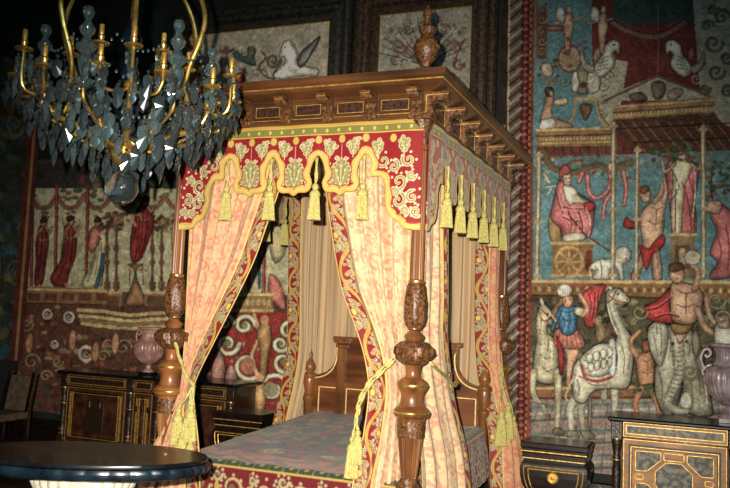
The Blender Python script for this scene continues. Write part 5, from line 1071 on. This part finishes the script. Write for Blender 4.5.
# ------------------------------------------------------------------ framed tapestries high on the wall
def framed(x0, x1, z0, z1, kind, label, mat, plane=WY-.05):
    t = thing('framed_tapestry', label, 'framed tapestry', ((x0+x1)/2, WY-.1, z0), None)
    fw = .27; y0, y1 = WY-.13, WY
    prof = [(0, 0), (0, .06), (-.02, .09), (-.05, .10), (-.08, .08), (-.10, .05), (-.13, .045), (-.17, .055), (-.20, .085), (-.23, .09), (-.25, .06), (-.27, .03), (-.27, 0)]
    V, F = [], []; n = len(prof)
    for sx, sz, cx, cz in ((1, -1, x1, z0), (1, 1, x1, z1), (-1, 1, x0, z1), (-1, -1, x0, z0)):
        for o, d in prof: V.append((cx+sx*o, WY-.005-d*1.3, cz+sz*o))
    for k in range(4):
        for i in range(n-1): a = k*n; b = ((k+1) % 4)*n; F.append((a+i, b+i, b+i+1, a+i+1))
    MB().add(V, F).build('frame', mat, t)
    for off in (.055, .215):
        k = int((z1-z0-2*off)/.045)
        for xx in (x0+off, x1-off):
            g = MB()
            for i in range(k): zc = z0+off+(i+.5)*.045; v, f = lathe([(.004, -.02), (.016, -.008), (.016, .008), (.004, .02)], (xx, WY-.13, zc), 6); g.add(v, f)
            g.build('carved_beading', mat, t)
        k = int((x1-x0-2*off)/.045)
        for zz in (z0+off, z1-off):
            g = MB()
            for i in range(k): xc = x0+off+(i+.5)*.045; v, f = lathe([(.004, -.02), (.016, -.008), (.016, .008), (.004, .02)], (xc, WY-.13, zz), 6); g.add(v, f)
            g.build('carved_beading', mat, t)
    MB().add(*rect_frame_y(x0+fw-.012, x1-fw+.012, z0+fw-.012, z1-fw+.012, WY-.055, WY-.03, .012)).build('slip', 'gilt', t)
    a, b, c0, c1 = x0+fw, x1-fw, z0+fw, z1-fw
    c = Cv(a, b, c0, c1, .007, (176, 164, 136), plane=plane)
    if kind == 0:
        c.f(190, 0, 3.476); G = (90, 84, 76)
        c.fig([(325, 148), (345, 140), (362, 160), (374, 190), (372, 215), (410, 232), (444, 240), (442, 262), (400, 262), (350, 268), (310, 272), (290, 262), (312, 235), (330, 215), (326, 195), (312, 200), (312, 188)], (220, 212, 190), 14, dark=.6)
        c.line([(348, 150), (370, 180), (376, 210)], 7, (150, 140, 124)); c.ell(330, 164, 3, 3, DK)
        c.fig([(372, 220), (385, 180), (420, 150), (450, 124), (444, 150), (430, 175), (405, 215), (385, 235)], (84, 84, 84), 10)
        for k in range(6): c.line([(378+k*4, 224-k*2), (394+k*9, 190-k*10)], 3, (150, 144, 130))
        c.scroll(288, 210, 26, (100, 92, 78), 9, 1.4, 1); c.scroll(288, 210, 18, (150, 110, 90), 5, 1.4, 1)
        c.line([(250, 180), (262, 200), (240, 230), (255, 260), (290, 275)], 7, G); c.line([(300, 240), (288, 262), (296, 280)], 6, G)
        c.fig([(200, 165), (218, 160), (228, 178), (222, 200), (228, 225), (210, 228), (190, 218), (160, 205), (148, 185), (162, 176), (185, 195), (200, 190)], (64, 90, 84), 9)
        c.ell(214, 172, 9, 10, (110, 80, 60)); c.line([(125, 160), (128, 200), (138, 250), (140, 290)], 6, (96, 72, 56)); c.line([(105, 176), (125, 182), (150, 172)], 9, (90, 60, 50)); c.ell(126, 172, 11, 12, (110, 80, 60)); c.line([(112, 200), (108, 240), (125, 285)], 4, (110, 84, 66))
        c.line([(150, 215), (190, 250), (240, 262)], 4, (130, 120, 96)); c.fig([(158, 262), (176, 250), (190, 268), (184, 285), (160, 285)], (150, 62, 48), 9); c.line([(230, 240), (260, 245), (270, 270)], 5, G)
        for k in range(14): c.scroll(40+k*14, 200+20*math.sin(k), 9, (140, 126, 98), 3, 1.2, 1 if k % 2 else -1)
        c.foliage(90, 320, 160, 280, 50, [(120, 110, 88), (150, 130, 100), (100, 84, 66)], 2, 5)
    else:
        c.C[:] = (150, 146, 126); c.f(350, 0, 2.44)
        for k in range(16):
            q = -PI/2+(k-8)*.17; c.line([(185, 160), (185+120*math.cos(q), 150+110*math.sin(q))], 4, (96, 84, 70) if k % 2 else (70, 66, 60), 2)
        for cx, cy, r, d in ((120, 110, 22, 1), (250, 120, 22, -1), (110, 150, 16, -1), (262, 155, 16, 1), (185, 60, 20, 1), (140, 70, 14, 1), (230, 70, 14, -1)): c.scroll(cx, cy, r, (100, 90, 74), 5, 1.3, d); c.scroll(cx+3, cy+2, r*.8, (130, 66, 56), 2.5, 1.3, d)
        c.foliage(90, 280, 60, 170, 90, [(110, 100, 80), (84, 80, 70), (140, 84, 70), (170, 160, 134)], 3, 8)
        c.fig([(170, 100), (200, 100), (208, 130), (196, 165), (174, 165), (162, 130)], (120, 100, 80), 10)
        c.line([(255, 165), (262, 130), (280, 95)], 4, (120, 50, 44))
    c.weave(6, 16)
    c.mesh('canvas', WY-.045, parent=t, gain=1.15)
framed(-4.0, -1.745, 3.55, 4.98, 0, 'dark framed tapestry with white winged horse above the canopy', 'dark_frame')
framed(-1.70, -.19, 3.55, 4.98, 1, 'brown framed tapestry of trophies above the near bed corner', 'frame_brown')
# ------------------------------------------------------------------ chandelier
CX, CY = -1.245, -1.335; CZ = 2.235
def chandelier():
    t = thing('chandelier', 'large gilt bronze and crystal chandelier hanging at upper left', 'chandelier', (CX, CY, CZ))
    ctr = np.array([CX, CY, CZ])
    def pol(r, a, z): return np.array([CX+r*math.cos(a), CY+r*math.sin(a), CZ+z])
    MB().add(*lathe([(.001, -.095), (.03, -.09), (.06, -.07), (.083, -.035), (.09, 0), (.083, .035), (.06, .07), (.03, .09), (.02, .11)], ctr, 32)).build('glass_ball', 'smoky_glass', t, True)
    MB().add(*lathe([(.02, .11), (.05, .13), (.075, .17), (.06, .2), (.09, .215), (.10, .235), (.075, .26), (.04, .28)], ctr, 32)).build('hub', 'brass', t, True)
    MB().add(*lathe([(.03, .28), (.055, .32), (.03, .36), (.06, .41), (.075, .47), (.06, .53), (.03, .56), (.045, .60), (.05, .64), (.028, .68), (.02, .74), (.05, .79), (.055, .83), (.03, .88), (.02, .93)], ctr, 32)).build('glass_stem', 'blue_glass', t, True)
    MB().add(*tube([pol(0, 0, .9), pol(0, 0, 1.6), pol(0, 0, 2.4), pol(0, 0, 3.36)], .012, 8)).add(*lathe([(.02, 1.30), (.05, 1.33), (.06, 1.36), (.03, 1.40)], ctr, 20)).add(*lathe([(.01, 3.24), (.06, 3.3), (.09, 3.36)], ctr, 20)).build('suspension_rod', 'brass', t, True)
    def star(c, r, par):
        V = [c+np.array([0, 0, 0])-.012*np.array([Fw[0], Fw[1], 0]), c+.012*np.array([Fw[0], Fw[1], 0])]; n = 16; out = (c-ctr); out[2] = 0; out /= np.linalg.norm(out)+1e-9; sd = np.array([-out[1], out[0], 0])
        V = [c+out*.014, c-out*.008]
        for i in range(n):
            q = i*2*PI/n; rr = r if i % 2 == 0 else r*.5; V.append(c+rr*math.cos(q)*sd+rr*math.sin(q)*np.array([0, 0, 1.]))
        F = [(0, 2+i, 2+(i+1) % n) for i in range(n)]+[(1, 2+(i+1) % n, 2+i) for i in range(n)]
        MB().add(V, F).build('star_rosette', 'clear_crystal', par)
    NA = 6; a0 = .18
    def cup(p, par, h=.052):
        b = MB(); b.add(*lathe([(.006, -.02), (.014, -.005), (.042, .0), (.046, .006), (.042, .01), (.012, .012), (.014, .03), (.018, .04), (.012, .048)], p, 18)); cpo = b.build('drip_pan', 'brass', par, True)
        MB().add(*lathe([(.011, .046), (.0125, .05), (.0125, .046+h), (.011, .05+h)], p, 14)).build('candle_sleeve', 'gilt', cpo, True)
    for k in range(NA):
        a = a0+k*2*PI/NA
        ar = MB().add(*tube(spline([pol(.05, a, .24), pol(.16, a, .235), pol(.30, a, .29), pol(.40, a, .31), pol(.46, a, .38), pol(.47, a, .44)], 7), [.016, .020, .016, .012, .010], 10)).build('main_arm', 'brass', t, True)
        b = MB()
        b.add(*lathe([(.01, .41), (.028, .425), (.034, .44), (.028, .455), (.01, .47)], pol(.47, a, 0), 16))
        for da, rr, hz in ((-.26, .57, .50), (.26, .57, .50), (0, .59, .60)):
            b.add(*tube(spline([pol(.47, a, .43), pol(.50, a+da*.4, .40), pol(rr-.03, a+da*.85, .40), pol(rr, a+da, .45), pol(rr, a+da, hz-.02)], 6), .0075, 8))
        bo = b.build('branch', 'brass', ar, True)
        for da, rr, hz in ((-.26, .57, .50), (.26, .57, .50), (0, .59, .60)):
            cup(pol(rr, a+da, hz), ar)
        # cage rib sweeping up from the arm to the crown
        MB().add(*tube(spline([pol(.40, a, .40), pol(.34, a, .50), pol(.345, a, .64), pol(.40, a, .80), pol(.42, a, .94), pol(.36, a, 1.10), pol(.24, a, 1.22), pol(.10, a, 1.30), pol(.04, a, 1.36)], 7), [.013, .012, .014, .012, .010, .009], 8)).build('cage_rib', 'brass', t, True)
        a2 = a+PI/NA
        ar2 = MB().add(*tube(spline([pol(.06, a2, .25), pol(.14, a2, .21), pol(.24, a2, .26), pol(.30, a2, .42), pol(.27, a2, .56), pol(.31, a2, .68)], 7), [.013, .012, .010, .008], 8)).build('inner_arm', 'brass', t, True); cup(pol(.31, a2, .69), ar2)
        MB().add(*lathe([(.012, .40), (.045, .42), (.05, .44), (.02, .46), (.032, .50), (.040, .545), (.022, .575), (.05, .60), (.056, .615), (.03, .635), (.018, .66), (.036, .69), (.04, .705), (.022, .73), (.014, .75), (.026, .77), (.03, .79), (.022, .812), (.004, .82)], pol(.44, a2, .02), 16)).build('crystal_spire', 'clear_crystal', t, True)
        MB().add(*tube(spline([pol(.20, a2, .23), pol(.32, a2, .30), pol(.42, a2, .36), pol(.44, a2, .43)], 6), .009, 8)).build('spire_arm', 'brass', t, True)
        star(pol(.30, a2, .50), .05, t)
    def pend(c, a, L_, w_, big=True):
        """flat faceted drop with a bead above it, hanging from c"""
        out = np.array([math.cos(a), math.sin(a), 0]); sd = np.array([-out[1], out[0], 0]); Z = np.array([0, 0, 1.])
        shp = [(0, 0), (.42, -.12), (.5, -.34), (.36, -.5), (.48, -.66), (.3, -.86), (0, -1.0), (-.3, -.86), (-.48, -.66), (-.36, -.5), (-.5, -.34), (-.42, -.12)]
        V = [c+out*w_*.34-Z*L_*.42+sd*w_*.1, c-out*w_*.34-Z*L_*.5]; n = len(shp)
        for x, z in shp: V.append(c+sd*x*w_+Z*z*L_)
        F = [(0, 2+(i+1) % n, 2+i) for i in range(n)]+[(1, 2+i, 2+(i+1) % n) for i in range(n)]
        k = len(V); r = w_*.22; b = c+Z*r
        V += [b+out*r, b+sd*r, b-out*r, b-sd*r, b+Z*r, b-Z*r]; F += [(k, k+1, k+4), (k+1, k+2, k+4), (k+2, k+3, k+4), (k+3, k, k+4), (k+1, k, k+5), (k+2, k+1, k+5), (k+3, k+2, k+5), (k, k+3, k+5)]
        return V, F
    items = []
    for r, z, n, L_, w_ in ((.585, .50, 34, .115, .055), (.53, .41, 32, .13, .06), (.46, .33, 28, .13, .06), (.37, .27, 24, .13, .06), (.28, .22, 18, .12, .055), (.19, .17, 14, .11, .05), (.12, .12, 8, .09, .045), (.56, .44, 22, .10, .05), (.40, .42, 20, .12, .055), (.33, .60, 12, .10, .05), (.24, .36, 12, .12, .055), (.15, .52, 8, .10, .05)):
        for i in range(n):
            a = 2*PI*(i+.5*rnd.random())/n; items.append((pol(r+rnd.uniform(-.025, .025), a, z+rnd.uniform(-.04, .04)), a+rnd.uniform(-.5, .5), L_*rnd.uniform(.8, 1.15), w_*rnd.uniform(.85, 1.15)))
    for k in range(NA):
        a = a0+k*2*PI/NA
        for j in range(5): items.append((pol(.57+rnd.uniform(-.02, .03), a+rnd.uniform(-.3, .3), .56+rnd.uniform(-.05, .05)), a+rnd.uniform(-1, 1), .085, .042))
    items.sort(key=lambda q: (q[0]-CAM)@(q[0]-CAM) - 3*q[2])
    for i, q in enumerate(items[:100]): MB().add(*pend(*q)).build('pendant', ('crystal', 'grey_crystal', 'clear_crystal')[i % 3], t)
    mb = MB()
    for q in items[100:]: mb.add(*pend(*q))
    o = mb.build('pendants', 'grey_crystal', t); o['kind'] = 'stuff'
    # bead strings swagged between the arms
    sw = MB()
    for r1, z1, n in ((.58, .50, 12), (.44, .70, 12), (.46, .36, 12), (.3, .27, 12)):
        for k in range(n):
            for i in range(9):
                q = i/9; a = (k+q)*2*PI/n; p = pol(r1, a, z1-.07*4*q*(1-q)); r = .010
                sw.add([p+(r, 0, 0), p+(0, r, 0), p-(r, 0, 0), p-(0, r, 0), p+(0, 0, r), p-(0, 0, r)], [(0, 1, 4), (1, 2, 4), (2, 3, 4), (3, 0, 4), (1, 0, 5), (2, 1, 5), (3, 2, 5), (0, 3, 5)])
    o = sw.build('bead_strings', 'clear_crystal', t); o['kind'] = 'stuff'
chandelier()
